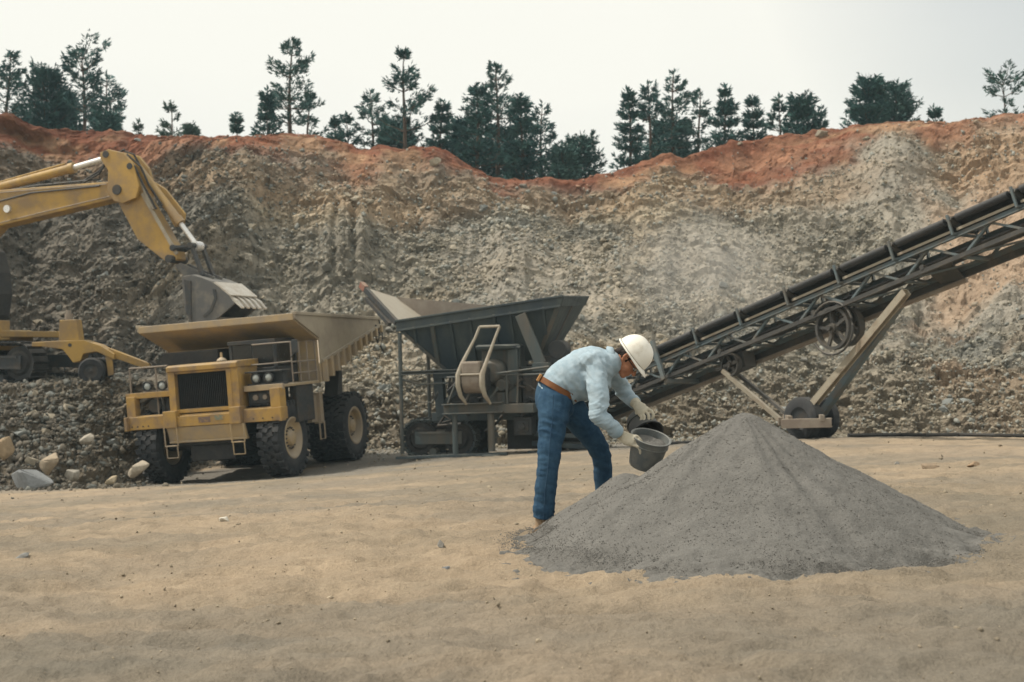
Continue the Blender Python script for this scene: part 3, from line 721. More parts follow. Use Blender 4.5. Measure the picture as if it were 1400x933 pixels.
TREES = [
 (8, 68, 66, 66, 1, 0, 'tall dark pine cut by the left edge of the picture', 0.12, 0.02),
 (62, 97, 78, 68, 2, 0, 'broad dark pine between the leftmost pine and the tallest pine of the left clump', 0.10, 0),
 (114, 66, 74, 67, 3, 0, 'tall flat-topped dark pine with a bare reddish trunk at the top left', 0.32, 0.0),
 (146, 103, 58, 69, 3, 0, 'pine with boughs swept out to the right, just right of the flat-topped pine', 0.25, 0.02),
 (92, 128, 60, 73, 2, 0, 'squat dark evergreen at the foot of the tall flat-topped pine', 0.05, 0),
 (146, 158, 52, 64, 2, 0, 'low dark evergreen bush at the right foot of the left clump', 0.05, 0),
 (187, 165, 26, 72, 1, 2, 'tiny pale pine just right of the left clump', 0.1, 0),
 (233, 139, 46, 74, 1, 2, 'small pale open pine standing alone above the excavator arm', 0.15, 0),
 (262, 172, 34, 80, 2, 2, 'low faint shrub right of the lone pale pine', 0.05, 0),
 (325, 156, 34, 68, 0, 1, 'small green conifer left of the dense dark one', 0.1, 0),
 (367, 124, 44, 66, 0, 0, 'dense dark young conifer left of the tall thin pine', 0.06, 0),
 (397, 52, 66, 69, 1, 1, 'tallest thin pine on the skyline, with a long bare trunk', 0.42, 0.01),
 (421, 124, 40, 71, 1, 1, 'thin open pine just right of the tallest thin pine', 0.2, 0),
 (456, 160, 26, 66, 0, 0, 'small dark conifer at the left end of the centre group', 0.05, 0),
 (474, 157, 36, 67, 1, 0, 'small ragged pine second from the left in the centre group', 0.1, 0),
 (509, 124, 42, 69, 1, 1, 'slim pine with a bare lower trunk left of the tall shaggy pine', 0.45, 0),
 (553, 70, 70, 66, 1, 0, 'tall shaggy pine left of the centre of the skyline', 0.12, 0.005),
 (545, 170, 70, 68, 2, 0, 'dark low evergreen at the foot of the tall shaggy pine', 0.03, 0),
 (603, 138, 52, 66, 0, 0, 'medium conifer between the tall shaggy pine and the big centre pines', 0.05, 0),
 (628, 165, 60, 70, 2, 0, 'round evergreen tucked left of the big centre pines', 0.03, 0),
 (652, 114, 72, 66, 0, 0, 'broad dense pine on the left of the big centre group', 0.04, 0),
 (680, 86, 66, 69, 1, 1, 'tallest open-topped pine of the big centre group', 0.2, 0),
 (714, 130, 72, 66, 0, 0, 'dense pine right of the open-topped one in the centre group', 0.04, 0),
 (741, 144, 60, 68, 1, 0, 'ragged pine on the right of the big centre group', 0.08, 0),
 (690, 178, 90, 72, 2, 0, 'dark evergreen filling the gap at the foot of the centre pines', 0.02, 0),
 (768, 205, 56, 66, 2, 1, 'low round evergreen at the lowest dip of the rim', 0.02, 0),
 (793, 188, 66, 70, 2, 1, 'round grey-green evergreen right of the centre group', 0.02, 0),
 (861, 122, 54, 67, 0, 0, 'leftmost pine of the right-hand group, beside the open sky gap', 0.04, 0),
 (889, 112, 58, 69, 1, 0, 'ragged pine second in the right-hand group, with a visible trunk', 0.2, 0),
 (921, 97, 62, 71, 1, 1, 'tallest open pine of the right-hand group', 0.25, 0),
 (914, 170, 80, 74, 2, 0, 'dark evergreen low behind the tallest pine of the right-hand group', 0.02, 0),
 (955, 121, 48, 70, 1, 1, 'slim open pine right of the tallest in the right-hand group', 0.15, 0),
 (990, 118, 62, 67, 0, 0, 'full dark pine in the middle of the right-hand group', 0.03, 0),
 (1029, 133, 50, 68, 0, 0, 'pointed dark pine right of the full one', 0.03, 0),
 (1067, 130, 42, 70, 1, 1, 'narrow pine third from the right end of the right-hand group', 0.08, 0),
 (1098, 135, 56, 68, 2, 0, 'dense rounded pine near the right end of the right-hand group', 0.03, 0),
 (1122, 146, 44, 71, 1, 1, 'feathery small pine at the right end of the right-hand group', 0.05, 0),
 (1188, 108, 66, 67, 2, 0, 'broad rounded evergreen, left one of the isolated pair', 0.02, 0),
 (1224, 120, 70, 69, 2, 1, 'broad rounded evergreen, right one of the isolated pair', 0.02, 0),
 (1279, 148, 32, 68, 0, 1, 'small conifer standing alone on the red rim at the right', 0.05, 0),
 (1374, 103, 66, 64, 3, 1, 'small wide-branched pine alone on the rim at the far right', 0.3, -0.01),
]
for k, (px, top, w, d, st, mt, lab, bf, ln) in enumerate(TREES):
    pine(px, top, w, d, st, mt, lab, 500 + k, bf, ln)
# ------------------------------------------------------------------ gravel pile
PC = Vector((1.53, 9.40)); PH = 0.86; PR = 1.53
def pile_h(x, y):
    x = np.asarray(x, float); y = np.asarray(y, float)
    dx, dy = x - PC[0], y - PC[1]; r = np.hypot(dx, dy); th = np.arctan2(dy, dx)
    thd = np.degrees(th) % 360
    R = PR * (1 - 0.035 * np.cos(th) ** 2 * (np.cos(th) > 0) - 0.35 * np.exp(-((thd - 150) / 34.0) ** 2) + 0.06 * np.exp(-((thd - 200) / 18.0) ** 2) + 0.02 * np.exp(-((thd - 232) / 30.0) ** 2)) * (1 + 0.03 * np.sin(th * 3 + 1) + 0.02 * np.sin(th * 7) + 0.015 * np.sin(th * 13 + 2))
    q = r / R
    h1 = PH * (1.035 - np.sqrt(q * q * 1.03 + 0.0018)) - 0.018 + 0.03 * np.sin(np.clip(q, 0, 1) * math.pi) * -1
    dx2, dy2 = x - 0.78, y - 9.60; r2 = np.sqrt((dx2 * 0.92) ** 2 + dy2 ** 2)
    h2 = 0.43 * (1.0 - np.sqrt((r2 / 0.60) ** 2 + 0.012)) 
    k = 0.10; h = np.maximum(h1, h2) + np.maximum(k - np.abs(h1 - h2), 0) ** 2 / (4 * k)
    n = fbm(x * 2.0, y * 2.0, 3, 201) * 0.018 + fbm(x * 6, y * 6, 3, 203) * 0.007
    # slip fans that ran down the flank
    n = n + 0.010 * np.sin(th * 17 + 3 * np.sin(th * 5)) * np.clip(q, 0, 1) * (1 - np.clip(q, 0, 1)) * 4
    skirt = 0.040 * np.exp(-np.maximum(-h, 0) / 0.10)
    return np.where(h > 0, h + n * np.clip(h * 8, 0, 1) + 0.040, skirt) - 0.022
gx = np.linspace(-0.75, 3.45, 420); gy = np.linspace(7.35, 11.3, 400)
X, Y = np.meshgrid(gx, gy); H_ = pile_h(X, Y)
grain, ge, gr = cells(X * 34, Y * 34, 211, 0.5)
edge = 1 - np.clip(H_ * 8, 0, 1)
H_ = H_ + edge * (fbm(X * 7, Y * 7, 4, 221, 0.6) * 0.010 - 0.004)
Zp = gz(X, Y) + floor_relief(X, Y) * edge + H_ + grain * 0.006 * np.clip(H_ * 20, 0, 1)
Zp = np.where(H_ < -0.016, gz(X, Y) + H_ - 0.08, Zp)
pile = tag(grid_mesh('gravel_pile', X, Y, Zp, M['gravel'], True), 'large cone of fine grey gravel in front of the bending worker', 'gravel pile')
n = 30000
x_ = NPR.uniform(-0.75, 3.45, n); y_ = NPR.uniform(7.35, 11.2, n); h_ = pile_h(x_, y_)
k = (h_ > 0.012); x_, y_, h_ = x_[k], y_[k], h_[k]; n = len(x_)
S = np.clip(np.exp(NPR.normal(-4.75, 0.22, n)), 0.005, 0.014)
C = np.array([0.158, 0.153, 0.142]) * (0.88 + 0.3 * NPR.rand(n, 1))
TET = [rock_template(s, 0.8) for s in range(300, 304)]
scatter_mesh('gravel', np.stack([x_, y_, gz(x_, y_) + h_ + S * 0.05], -1), S, C, M['rock'], pile, TET, up=1)
# grains that rolled out over the floor
n = 9000
th = NPR.uniform(0, 6.283, n); rr = PR * (1.0 + (NPR.exponential(0.035, n) - 0.02))
x_ = PC[0] + rr * np.cos(th); y_ = PC[1] + rr * np.sin(th)
l_ = NPR.rand(n) < 0.35; x_ = np.where(l_, 0.78 + (rr - 0.95) * np.cos(th), x_); y_ = np.where(l_, 9.60 + (rr - 0.95) * np.sin(th), y_)
S = np.clip(np.exp(NPR.normal(-4.95, 0.3, n)), 0.004, 0.016)
z_ = gz(x_, y_) + np.maximum(floor_relief(x_, y_), pile_h(x_, y_))
scatter_mesh('strewn_gravel', np.stack([x_, y_, z_ + S * 0.2], -1), S, np.array([0.158, 0.153, 0.142]) * (0.85 + 0.4 * NPR.rand(n, 1)), M['rock'], pile, TET, up=1)

# ------------------------------------------------------------------ single boulders and stones
def boulder(px, py, d, s, label, alb, seed, sq=(1, 1, 0.7), sunk=0.3, name='boulder'):
    tv, tf = rock_template(seed, 1.0)
    bm = bmesh.new(); vs = [bm.verts.new(v) for v in tv]
    for t in tf: bm.faces.new([vs[i] for i in t])
    bmesh.ops.bevel(bm, geom=list(bm.edges), offset=0.035, segments=1, affect='EDGES')
    me = bpy.data.meshes.new(name); bm.to_mesh(me); bm.free()
    a = me.attributes.new('albedo', 'FLOAT_COLOR', 'POINT'); a.data.foreach_set('color', np.tile(np.append(alb, 1), len(me.vertices)).astype(np.float32))
    me.materials.append(M['rock'])
    o = bpy.data.objects.new(name, me); COL.objects.link(o)
    c = at(px, py, d); o.location = c; o.scale = (s * sq[0], s * sq[1], s * sq[2]); o.rotation_euler = (0.1, 0.15, seed)
    return tag(o, label, 'rock' if name == 'boulder' else 'stone')
boulder(189, 641, 34.6, 0.95, 'pale smooth boulder beside the front tyre of the dump truck', (0.38, 0.335, 0.265), 61, (1.1, 0.8, 0.62))
boulder(70, 634, 33.3, 0.85, 'pale broken boulder on the heap halfway between the truck and the left edge', (0.34, 0.28, 0.205), 62, (1, 0.9, 0.8))
boulder(40, 654, 32.4, 1.05, 'large bluish grey boulder at the foot of the left heap', (0.235, 0.245, 0.25), 63, (1.2, 0.9, 0.65))
boulder(8, 612, 33.6, 0.75, 'tan boulder at the left edge of the picture, part way up the heap', (0.33, 0.25, 0.16), 64, (0.9, 0.9, 0.9))
boulder(98, 648, 33.2, 0.62, 'squat grey boulder right of the large bluish one', (0.30, 0.28, 0.24), 65)
boulder(120, 601, 35.2, 0.55, 'small square grey boulder in the middle of the left heap', (0.33, 0.30, 0.25), 66)
boulder(152, 655, 34.2, 0.5, 'low tan boulder at the toe of the heap, left of the pale smooth one', (0.36, 0.30, 0.21), 67)
def stone(px, py, s, label, alb, seed):
    # follow the line of sight down to the floor
    r = at(px, py, 1.0); d = 3.0
    while d < 60 and r.z * d > ground_z(r.x * d, r.y * d): d += 0.02
    boulder(px, py, d, s, label, alb, seed, (1.2, 0.9, 0.55), name='stone')
stone(306, 713, 0.20, 'whitish stone lying alone on the floor below the dump truck', (0.55, 0.52, 0.45), 71)
stone(30, 762, 0.15, 'flat grey stone on the floor near the left edge', (0.25, 0.25, 0.24), 72)
stone(452, 817, 0.055, 'small pale stone in the foreground dust', (0.50, 0.42, 0.31), 73)
stone(601, 744, 0.11, 'dark stone on the floor left of the worker\'s boots', (0.20, 0.19, 0.17), 74)
stone(1273, 641, 0.32, 'half-buried brown stone on the floor right of the gravel pile', (0.26, 0.20, 0.14), 75)
stone(1330, 637, 0.28, 'brown stone right of the half-buried one by the right edge', (0.28, 0.20, 0.13), 76)
stone(1225, 634, 0.17, 'small grey stone left of the half-buried brown one', (0.24, 0.23, 0.21), 77)
stone(1337, 903, 0.035, 'little dark pebble in the bottom right foreground', (0.14, 0.12, 0.11), 78)
stone(611, 778, 0.07, 'small dark bluish stone a little in front of the worker', (0.17, 0.18, 0.19), 79)
# ------------------------------------------------------------------ dump truck
tf = Vector((-0.2720, -0.9621, -0.0200)); tl = Vector((0.9589, -0.2728, 0.0778)); tu = Vector((-0.0803, 0.0020, 0.9968))
truck = empty('dump_truck', (-7.2258, 35.5591, -3.44), axes(tf, tl, tu))
tag(truck, 'dusty yellow off-road dump truck with huge tyres, parked facing the camera', 'dump truck')
Y_ = M['yellow']
M['dark_patch'] = paint('rubbed_bare_patch', (0.14, 0.09, 0.07), (0.36, 0.21, 0.05), dusty=0.3, scale=9)
M['teal_patch'] = paint('faded_teal_patch', (0.14, 0.17, 0.13), (0.36, 0.21, 0.05), dusty=0.3, scale=9)
def wheel(x, y0, y1, side, R=0.935, steer=0.0, deep=False):
    """tyre with raised lugs, dished rim; side = +1 when the outer face looks to +y"""
    w = abs(y1 - y0); yc = (y0 + y1) / 2
    rimr = R * 0.53
    rm = MB()
    o = w / 2
    dish = -0.16 if deep else -0.10
    rm.lathe((0, 0, 0), (0, side, 0), [(-o * 0.8, rimr * 0.98), (o * 0.86, rimr * 0.98), (o * 0.93, rimr * 1.05), (o * 0.97, rimr * 1.0), (o * 0.90, rimr * 0.90), (o + dish, rimr * 0.80),
                                       (o + dish - 0.03, rimr * 0.62), (o + dish - 0.02, rimr * 0.42), (o + dish + 0.07, rimr * 0.34), (o + dish + 0.09, rimr * 0.22), (o + dish + 0.10, 0.0)], 36)
    wh = rm.build('wheel', M['yellow_dusty'], truck, smooth=True)
    wh.location = (x, yc, R); wh.rotation_euler = (0, 0, steer)
    ty = MB()
    ty.lathe((0, 0, 0), (0, side, 0), [(-o * 0.80, rimr * 1.0), (-o * 0.97, rimr * 1.10), (-o * 1.0, R * 0.74), (-o * 0.95, R * 0.88), (-o * 0.84, R * 0.945), (o * 0.84, R * 0.945),
                                       (o * 0.95, R * 0.88), (o * 1.0, R * 0.74), (o * 0.97, rimr * 1.10), (o * 0.86, rimr * 1.0)], 48)
    nl = 26
    for k in range(nl):
        for s in (-1, 1):
            t = 2 * math.pi * (k + (0.25 if s > 0 else -0.25)) / nl
            c = Vector((math.cos(t), 0, math.sin(t))); tg = Vector((-math.sin(t), 0, math.cos(t)))
            ty.box(c * R * 0.972 + Vector((0, s * o * 0.72, 0)), (R * 0.056, o * 0.56, R * 0.135), axes(c, Vector((0, 1, 0)), -tg))
            ty.box(c * R * 0.93 + Vector((0, s * o * 0.965, 0)), (R * 0.12, o * 0.10, R * 0.11), axes(c, Vector((0, 1, 0)), -tg))
            t2 = t + math.pi / nl
            c = Vector((math.cos(t2), 0, math.sin(t2))); tg = Vector((-math.sin(t2), 0, math.cos(t2)))
            d_ = (Vector((0, 1, 0)) + tg * 0.35 * s).normalized(); e_ = c.cross(d_)
            ty.box(c * R * 0.970 + Vector((0, s * o * 0.24, 0)), (R * 0.052, o * 0.46, R * 0.12), axes(c, d_, e_))
    t_ = ty.build('tyre', M['rubber'], wh, smooth=True)
    bl = MB()
    for k in range(16):
        t = 2 * math.pi * k / 16
        bl.tube((math.cos(t) * rimr * 0.52, side * (o + dish - 0.03), math.sin(t) * rimr * 0.52), (math.cos(t) * rimr * 0.52, side * (o + dish + 0.02), math.sin(t) * rimr * 0.52), 0.022, 6)
    bl.build('bolts', M['dark'], wh)
    return wh
wheel(0, 1.46, 2.03, 1); wheel(0, -1.83, -1.26, -1)
wheel(-3.98, 1.50, 2.05, 1, deep=True); wheel(-3.98, 0.92, 1.44, 1); wheel(-3.98, -1.86, -1.31, -1, deep=True); wheel(-3.98, -1.25, -0.72, -1)
m = MB()                                                           # frame, axles, underside
m.span(-5.4, 0.7, 0.45, 0.70, 1.05, 1.55).span(-5.4, 0.7, -0.50, -0.25, 1.05, 1.55)
m.span(-3.0, -2.6, -0.5, 0.7, 1.05, 1.5).span(-1.0, -0.6, -0.5, 0.7, 0.95, 1.5).span(-5.4, -5.1, -0.5, 0.7, 1.05, 1.5)
m.tube((-3.98, -1.3, 0.93), (-3.98, 1.5, 0.93), 0.24, 14).tube((0, -1.4, 0.93), (0, 1.6, 0.93), 0.14, 12)
m.lathe((-3.98, 0.1, 0.93), (1, 0, 0), [(-0.5, 0.0), (-0.45, 0.25), (0, 0.46), (0.45, 0.25), (0.7, 0.12), (0.7, 0)], 16)
m.span(-0.9, 0.6, -0.5, 0.7, 0.55, 1.05)                            # oil pan and engine guard
m.prism([(-0.4, 0.62), (0.72, 0.95), (0.72, 1.1), (-0.4, 1.1)], 1, -0.75, 0.95)
m.tube((-2.6, 0.1, 1.25), (-4.0, 0.1, 1.05), 0.11, 10)
m.span(-2.9, -1.6, -1.5, -0.55, 0.9, 1.7)
m.build('chassis', M['black'], truck, bevel=0.015)
m = MB()                                                           # bumper
m.channel((0.86, -2.04, 1.58), (0.86, -0.95, 1.58), 0.14, 0.32, 0.025, flip=-1)
m.channel((0.86, 1.13, 1.58), (0.86, 2.17, 1.58), 0.14, 0.32, 0.025, flip=-1)
m.span(0.70, 0.84, -2.04, 2.17, 1.44, 1.72)
m.span(0.80, 0.97, -0.60, 0.84, 1.43, 1.69)
m.span(0.72, 1.03, -0.95, -0.60, 1.42, 1.83).span(0.72, 1.03, 0.84, 1.13, 1.42, 1.83)
m.span(0.72, 0.99, -2.06, -1.98, 1.41, 1.75).span(0.72, 0.99, 2.11, 2.19, 1.41, 1.75)
m.build('bumper', Y_, truck, bevel=0.012)
m = MB(); m.prism([(0.86, 1.42), (0.94, 1.42), (0.80, 1.05), (0.72, 1.05)], 1, -0.93, 1.17); m.span(0.70, 0.84, -0.93, 1.17, 1.03, 1.08)
m.build('skirt_panel', M['yellow_dusty'], truck, bevel=0.01)
for y in (-0.80, 1.0):
    m = MB(); m.path([(0.98, y - 0.17, 1.42), (0.96, y - 0.17, 0.98), (0.96, y + 0.17, 0.98), (0.98, y + 0.17, 1.42)], 0.022, 6)
    m.path([(0.96, y - 0.15, 0.98), (0.94, y - 0.15, 0.68), (0.94, y + 0.15, 0.68), (0.96, y + 0.15, 0.98)], 0.018, 6)
    m.span(0.93, 1.0, y - 0.17, y + 0.17, 0.965, 0.985)
    m.build('step', M['yellow_dusty'], truck)
# hood and radiator
m = MB()
m.span(-1.35, 0.70, -0.76, -0.70, 1.80, 2.84).span(-1.35, 0.70, 0.98, 1.04, 1.80, 2.84)
m.prism([(-1.4, 2.80), (0.92, 2.78), (0.92, 2.90), (0.80, 2.94), (-1.4, 2.97)], 1, -0.83, 1.08)
m.build('hood', Y_, truck, bevel=0.015)
m = MB()
m.span(0.66, 0.87, -0.82, -0.64, 1.80, 2.78).span(0.66, 0.87, 0.76, 1.07, 1.80, 2.78).span(0.66, 0.84, -0.64, 0.76, 1.76, 1.85).span(0.66, 0.84, -0.64, 0.76, 2.72, 2.78)
m.span(0.50, 0.66, -0.80, 1.05, 1.60, 1.80)
m.span(0.87, 0.885, 0.86, 0.89, 1.85, 2.74)
m.build('radiator_frame', Y_, truck, bevel=0.012)
m = MB(); m.span(0.60, 0.66, -0.64, 0.76, 1.85, 2.72)
for k in range(28):
    y = -0.62 + 1.36 * k / 27; m.box((0.70, y, 2.285), (0.07, 0.012, 0.86))
m.build('radiator_grille', M['black'], truck)
m = MB(); m.path([(0.45, 0.30, 2.92), (0.45, 0.46, 3.02), (0.45, 0.62, 2.92)], 0.02, 6).tube((0.45, 0.46, 2.92), (0.45, 0.46, 3.17), 0.03, 8).lathe((0.45, 0.46, 2.97), (0, 0, 1), [(0, 0.13), (0.04, 0.10), (0.08, 0.03)], 12)
m.build('hood_ornament', M['yellow_dusty'], truck)
# decks
m = MB(); m.span(-1.55, 0.64, 1.09, 2.14, 2.21, 2.28).span(0.58, 0.66, 1.09, 2.14, 2.16, 2.30)
m.build('deck', M['yellow_dusty'], truck, bevel=0.01)
m = MB(); m.span(-1.55, 0.64, -2.15, -0.84, 2.24, 2.31).span(0.58, 0.66, -2.15, -0.84, 2.19, 2.33)
m.build('deck', M['yellow'], truck, bevel=0.01)
m = MB(); m.span(0.50, 0.84, 1.86, 2.12, 1.74, 2.21).span(0.45, 0.62, 2.02, 2.12, 1.44, 1.74); m.span(0.52, 0.72, 1.09, 1.86, 1.72, 1.76)
m.build('fender_post', Y_, truck, bevel=0.012)
m = MB(); m.span(0.50, 0.74, -2.10, -1.86, 1.74, 2.24).span(0.52, 0.72, -1.86, -0.9, 1.72, 1.76)
m.build('fender_post', Y_, truck, bevel=0.012)
m = MB(); m.span(0.05, 0.5, 1.12, 1.84, 1.80, 2.14); m.span(0.5, 0.54, 1.2, 1.78, 1.85, 2.1)
m.build('battery_box', M['dark'], truck, bevel=0.02)
m = MB(); m.tube((0.54, 1.35, 2.0), (0.58, 1.35, 2.0), 0.07, 14).tube((0.54, 1.6, 2.0), (0.58, 1.6, 2.0), 0.06, 14); m.build('marker_lamp', M['rust'], truck)
m = MB(); m.tube((0.1, -1.45, 1.98), (0.5, -1.45, 1.98), 0.17, 14).span(0, 0.4, -1.25, -0.95, 1.76, 2.15); m.build('air_tank', M['dark'], truck, smooth=True)
m = MB(); m.span(-1.2, -0.2, 1.90, 2.10, 1.30, 2.21).span(-1.2, 0.45, 1.35, 1.42, 1.6, 2.21); m.build('fender', M['dark'], truck, bevel=0.02)
m = MB(); m.span(-1.2, 0.45, -1.3, -1.2, 1.6, 2.24); m.build('fender', M['dark'], truck, bevel=0.02)
for (y, z) in ((1.40, 2.47), (1.74, 2.47), (-1.57, 2.48), (-1.16, 2.47)):
    m = MB(); m.lathe((0.42, y, z), (1, 0, 0), [(0, 0), (0, 0.09), (0.15, 0.125), (0.19, 0.125), (0.19, 0.10)], 20)
    h = m.build('headlamp', M['dark'], truck, smooth=True)
    m = MB(); m.lathe((0.57, y, z), (1, 0, 0), [(0, 0.10), (0.025, 0.085), (0.045, 0.04), (0.05, 0)], 18); m.build('lens', M['lamp'], h, smooth=True)
m = MB(); m.span(0.2, 0.55, 1.15, 2.08, 2.28, 2.34).span(0.2, 0.40, 1.2, 2.05, 2.34, 2.60).span(0.12, 0.60, 1.12, 2.12, 2.60, 2.64); m.build('lamp_box', M['dark'], truck, bevel=0.01)
m = MB(); m.span(0.2, 0.50, -1.75, -0.9, 2.31, 2.36); m.build('lamp_bracket', M['rust'], truck, bevel=0.01)
for k in range(7):
    m = MB(); y = -1.9 + k * 0.15 if k < 4 else 1.4 + (k - 4) * 0.25; m.tube((0.97, y, 1.60), (0.995, y, 1.60), 0.022, 6) if k < 0 else m.tube((0.86, y, 1.50), (0.885, y, 1.50), 0.02, 6); m.build('bolt', M['dark'], truck)
m = MB(); m.path([(0.62, -1.2, 2.3), (0.68, -1.1, 2.0), (0.60, -0.95, 1.75)], 0.022, 6); m.build('hose', M['black'], truck)
m = MB(); m.path([(0.60, 1.75, 2.3), (0.70, 1.80, 2.05), (0.66, 1.7, 1.78)], 0.018, 6); m.build('hose', M['black'], truck)
m = MB(); m.path([(-0.1, 2.05, 2.9), (0.05, 2.25, 3.05), (0.05, 2.25, 3.35)], 0.014, 5).span(0.03, 0.06, 2.17, 2.33, 3.02, 3.34); m.build('mirror', M['dark'], truck, bevel=0.008)
m = MB(); m.span(0.972, 0.976, -0.02, 0.30, 1.50, 1.64); m.build('grimy_patch', M['dark_patch'], truck)
m = MB(); m.span(0.972, 0.976, 0.42, 0.66, 1.54, 1.65); m.build('grimy_patch', M['teal_patch'], truck)
for k in range(9):
    m = MB(); m.tube((-0.05 - 0.16 * k, 1.042, 2.0), (-0.05 - 0.16 * k, 1.052, 2.0), 0.018, 6); m.build('bolt', M['dark'], truck)
# handrails
def rail(pts, name='handrail', r=0.02):
    m = MB()
    for p in pts: m.path(p, r, 6)
    return m.build(name, M['rust'], truck)
rail([[(-0.15, 2.05, 2.28), (-0.15, 2.05, 3.30), (-1.6, 2.05, 3.30), (-1.6, 2.05, 2.28)], [(-0.15, 2.05, 2.80), (-1.6, 2.05, 2.80)], [(-0.62, 2.05, 2.28), (-0.62, 2.05, 3.30)], [(-1.1, 2.05, 2.28), (-1.1, 2.05, 3.30)], [(-0.15, 2.05, 2.52), (-1.6, 2.05, 2.52)]])
rail([[(-0.15, 2.05, 3.30), (-0.15, 1.0, 3.30)], [(-0.15, 2.05, 2.82), (0.1, 1.55, 2.80), (0.15, 1.1, 2.80)]])
rail([[(0.55, -1.0, 2.32), (0.55, -1.0, 2.95), (0.55, -2.05, 2.95), (0.55, -2.05, 2.32)], [(0.5, -1.35, 2.95), (0.5, -1.35, 1.75)]], r=0.025)
# cab on the photo-right deck, and the box beside it
m = MB()
for (x, y) in ((-0.30, 0.35), (-0.30, 1.55), (-1.45, 0.35), (-1.45, 1.55)): m.span(x - 0.04, x + 0.04, y - 0.04, y + 0.04, 2.30, 3.32)
m.span(-1.5, -0.22, 0.30, 1.60, 3.32, 3.42).span(-1.5, -0.26, 0.31, 1.59, 2.30, 2.72).span(-1.5, -1.45, 0.31, 1.59, 2.3, 3.32)
m.span(-0.31, -0.29, 0.92, 0.96, 2.72, 3.32)
cab = m.build('cab', M['dark'], truck, bevel=0.015)
m = MB(); m.span(-0.30, -0.285, 0.40, 0.92, 2.74, 3.31); m.build('windscreen', M['glass'], cab)
m = MB(); m.span(-0.30, -0.285, 0.96, 1.52, 2.74, 3.31); m.build('windscreen', M['glass'], cab)
m = MB(); m.span(-1.40, -0.35, 1.55, 1.565, 2.74, 3.31); m.build('side_window', M['glass'], cab)
m = MB(); m.span(-1.45, -0.45, -1.70, -0.10, 2.95, 3.28).span(-1.2, -0.5, -0.9, -0.2, 2.9, 3.0); m.tube((-0.9, -1.1, 2.3), (-0.9, -1.1, 2.95), 0.18, 14)
m.build('air_cleaner', M['black'], truck, bevel=0.03)
# dump body
m = MB()
m.prism([(-0.20, 3.83), (-0.20, 4.00), (-0.33, 4.00), (-0.33, 3.90), (-1.62, 3.38), (-1.66, 3.30)], 1, -2.15, 2.15)      # canopy over the cab
m.prism([(-1.62, 2.25), (-1.70, 2.25), (-1.70, 3.40), (-1.62, 3.40)], 1, -2.1, 2.1)
m.prism([(-1.65, 2.22), (-1.65, 2.34), (-5.85, 3.62), (-5.90, 3.50)], 1, -2.1, 2.1)                             # floor of the body
canopy = m.build('dump_body', M['yellow_dusty'], truck, bevel=0.012)
side = [(-0.22, 3.98), (-5.95, 3.82), (-5.98, 3.60), (-1.62, 2.70), (-1.62, 3.36), (-0.22, 3.86)]
for (a, b) in ((2.15, 2.20), (-2.20, -2.15)):
    m = MB(); m.prism(side, 1, a, b)
    m.beam((-0.22, (a + b) / 2, 4.0), (-5.95, (a + b) / 2, 3.84), 0.13, 0.08)
    s_ = m.build('side_wall', M['bed'], truck, bevel=0.01)
    m = MB(); m.prism([(-1.62, 2.70), (-5.98, 3.60), (-5.98, 3.50), (-1.62, 2.22)], 1, a * 0.985, b * 0.985); m.build('lower_panel', M['yellow_dusty'], truck)
    yo = b + 0.0 if b > 0 else a
    sg_ = 1 if b > 0 else -1
    for k in range(11):
        x = -1.75 - k * 0.415; t = (x + 1.62) / (-5.98 + 1.62)
        zt = 2.70 + 0.90 * t + 0.06; zb = 2.22 + 1.28 * t - 0.03
        m = MB(); m.span(x - 0.07, x + 0.07, yo - 0.02 * sg_, yo + 0.10 * sg_, zb, zt)
        m.build('rib', M['yellow_dusty'], truck, bevel=0.008)
    m = MB(); m.beam((-1.62, yo + 0.03 * sg_, 2.76), (-5.98, yo + 0.03 * sg_, 3.66), 0.07, 0.07); m.build('rub_rail', M['bed'], truck)
m = MB(); m.path([(-5.9, 2.2, 3.80), (-6.0, 2.24, 3.6), (-6.05, 2.22, 3.25), (-5.9, 2.2, 3.05), (-6.1, 2.2, 2.85)], 0.025, 6)
m.path([(-5.6, 2.22, 3.65), (-5.75, 2.26, 3.4), (-5.6, 2.24, 3.15), (-5.48, 2.22, 3.4), (-5.6, 2.22, 3.65)], 0.025, 6); m.build('tail_chain', M['dark'], truck)
m = MB(); m.prism([(-3.35, 2.55), (-3.55, 2.60), (-3.45, 1.85), (-3.1, 1.8)], 1, 1.55, 1.95); m.build('mud_deflector', M['black'], truck, bevel=0.01)
m = MB(); m.span(-2.1, -1.9, 1.75, 1.95, 1.15, 1.95).span(-1.95, -1.55, 1.2, 1.85, 1.2, 1.9); m.path([(-1.7, 1.98, 1.2), (-1.7, 1.98, 0.75), (-2.0, 1.98, 0.75), (-2.0, 1.98, 1.2)], 0.025, 6)
m.build('fuel_tank', M['yellow_dusty'], truck, bevel=0.03)
m = MB(); m.tube((-2.6, 0.9, 1.3), (-3.6, 0.9, 2.5), 0.11, 12).tube((-2.6, -0.7, 1.3), (-3.6, -0.7, 2.5), 0.11, 12); m.build('hoist_cylinder', M['dark'], truck, smooth=True)
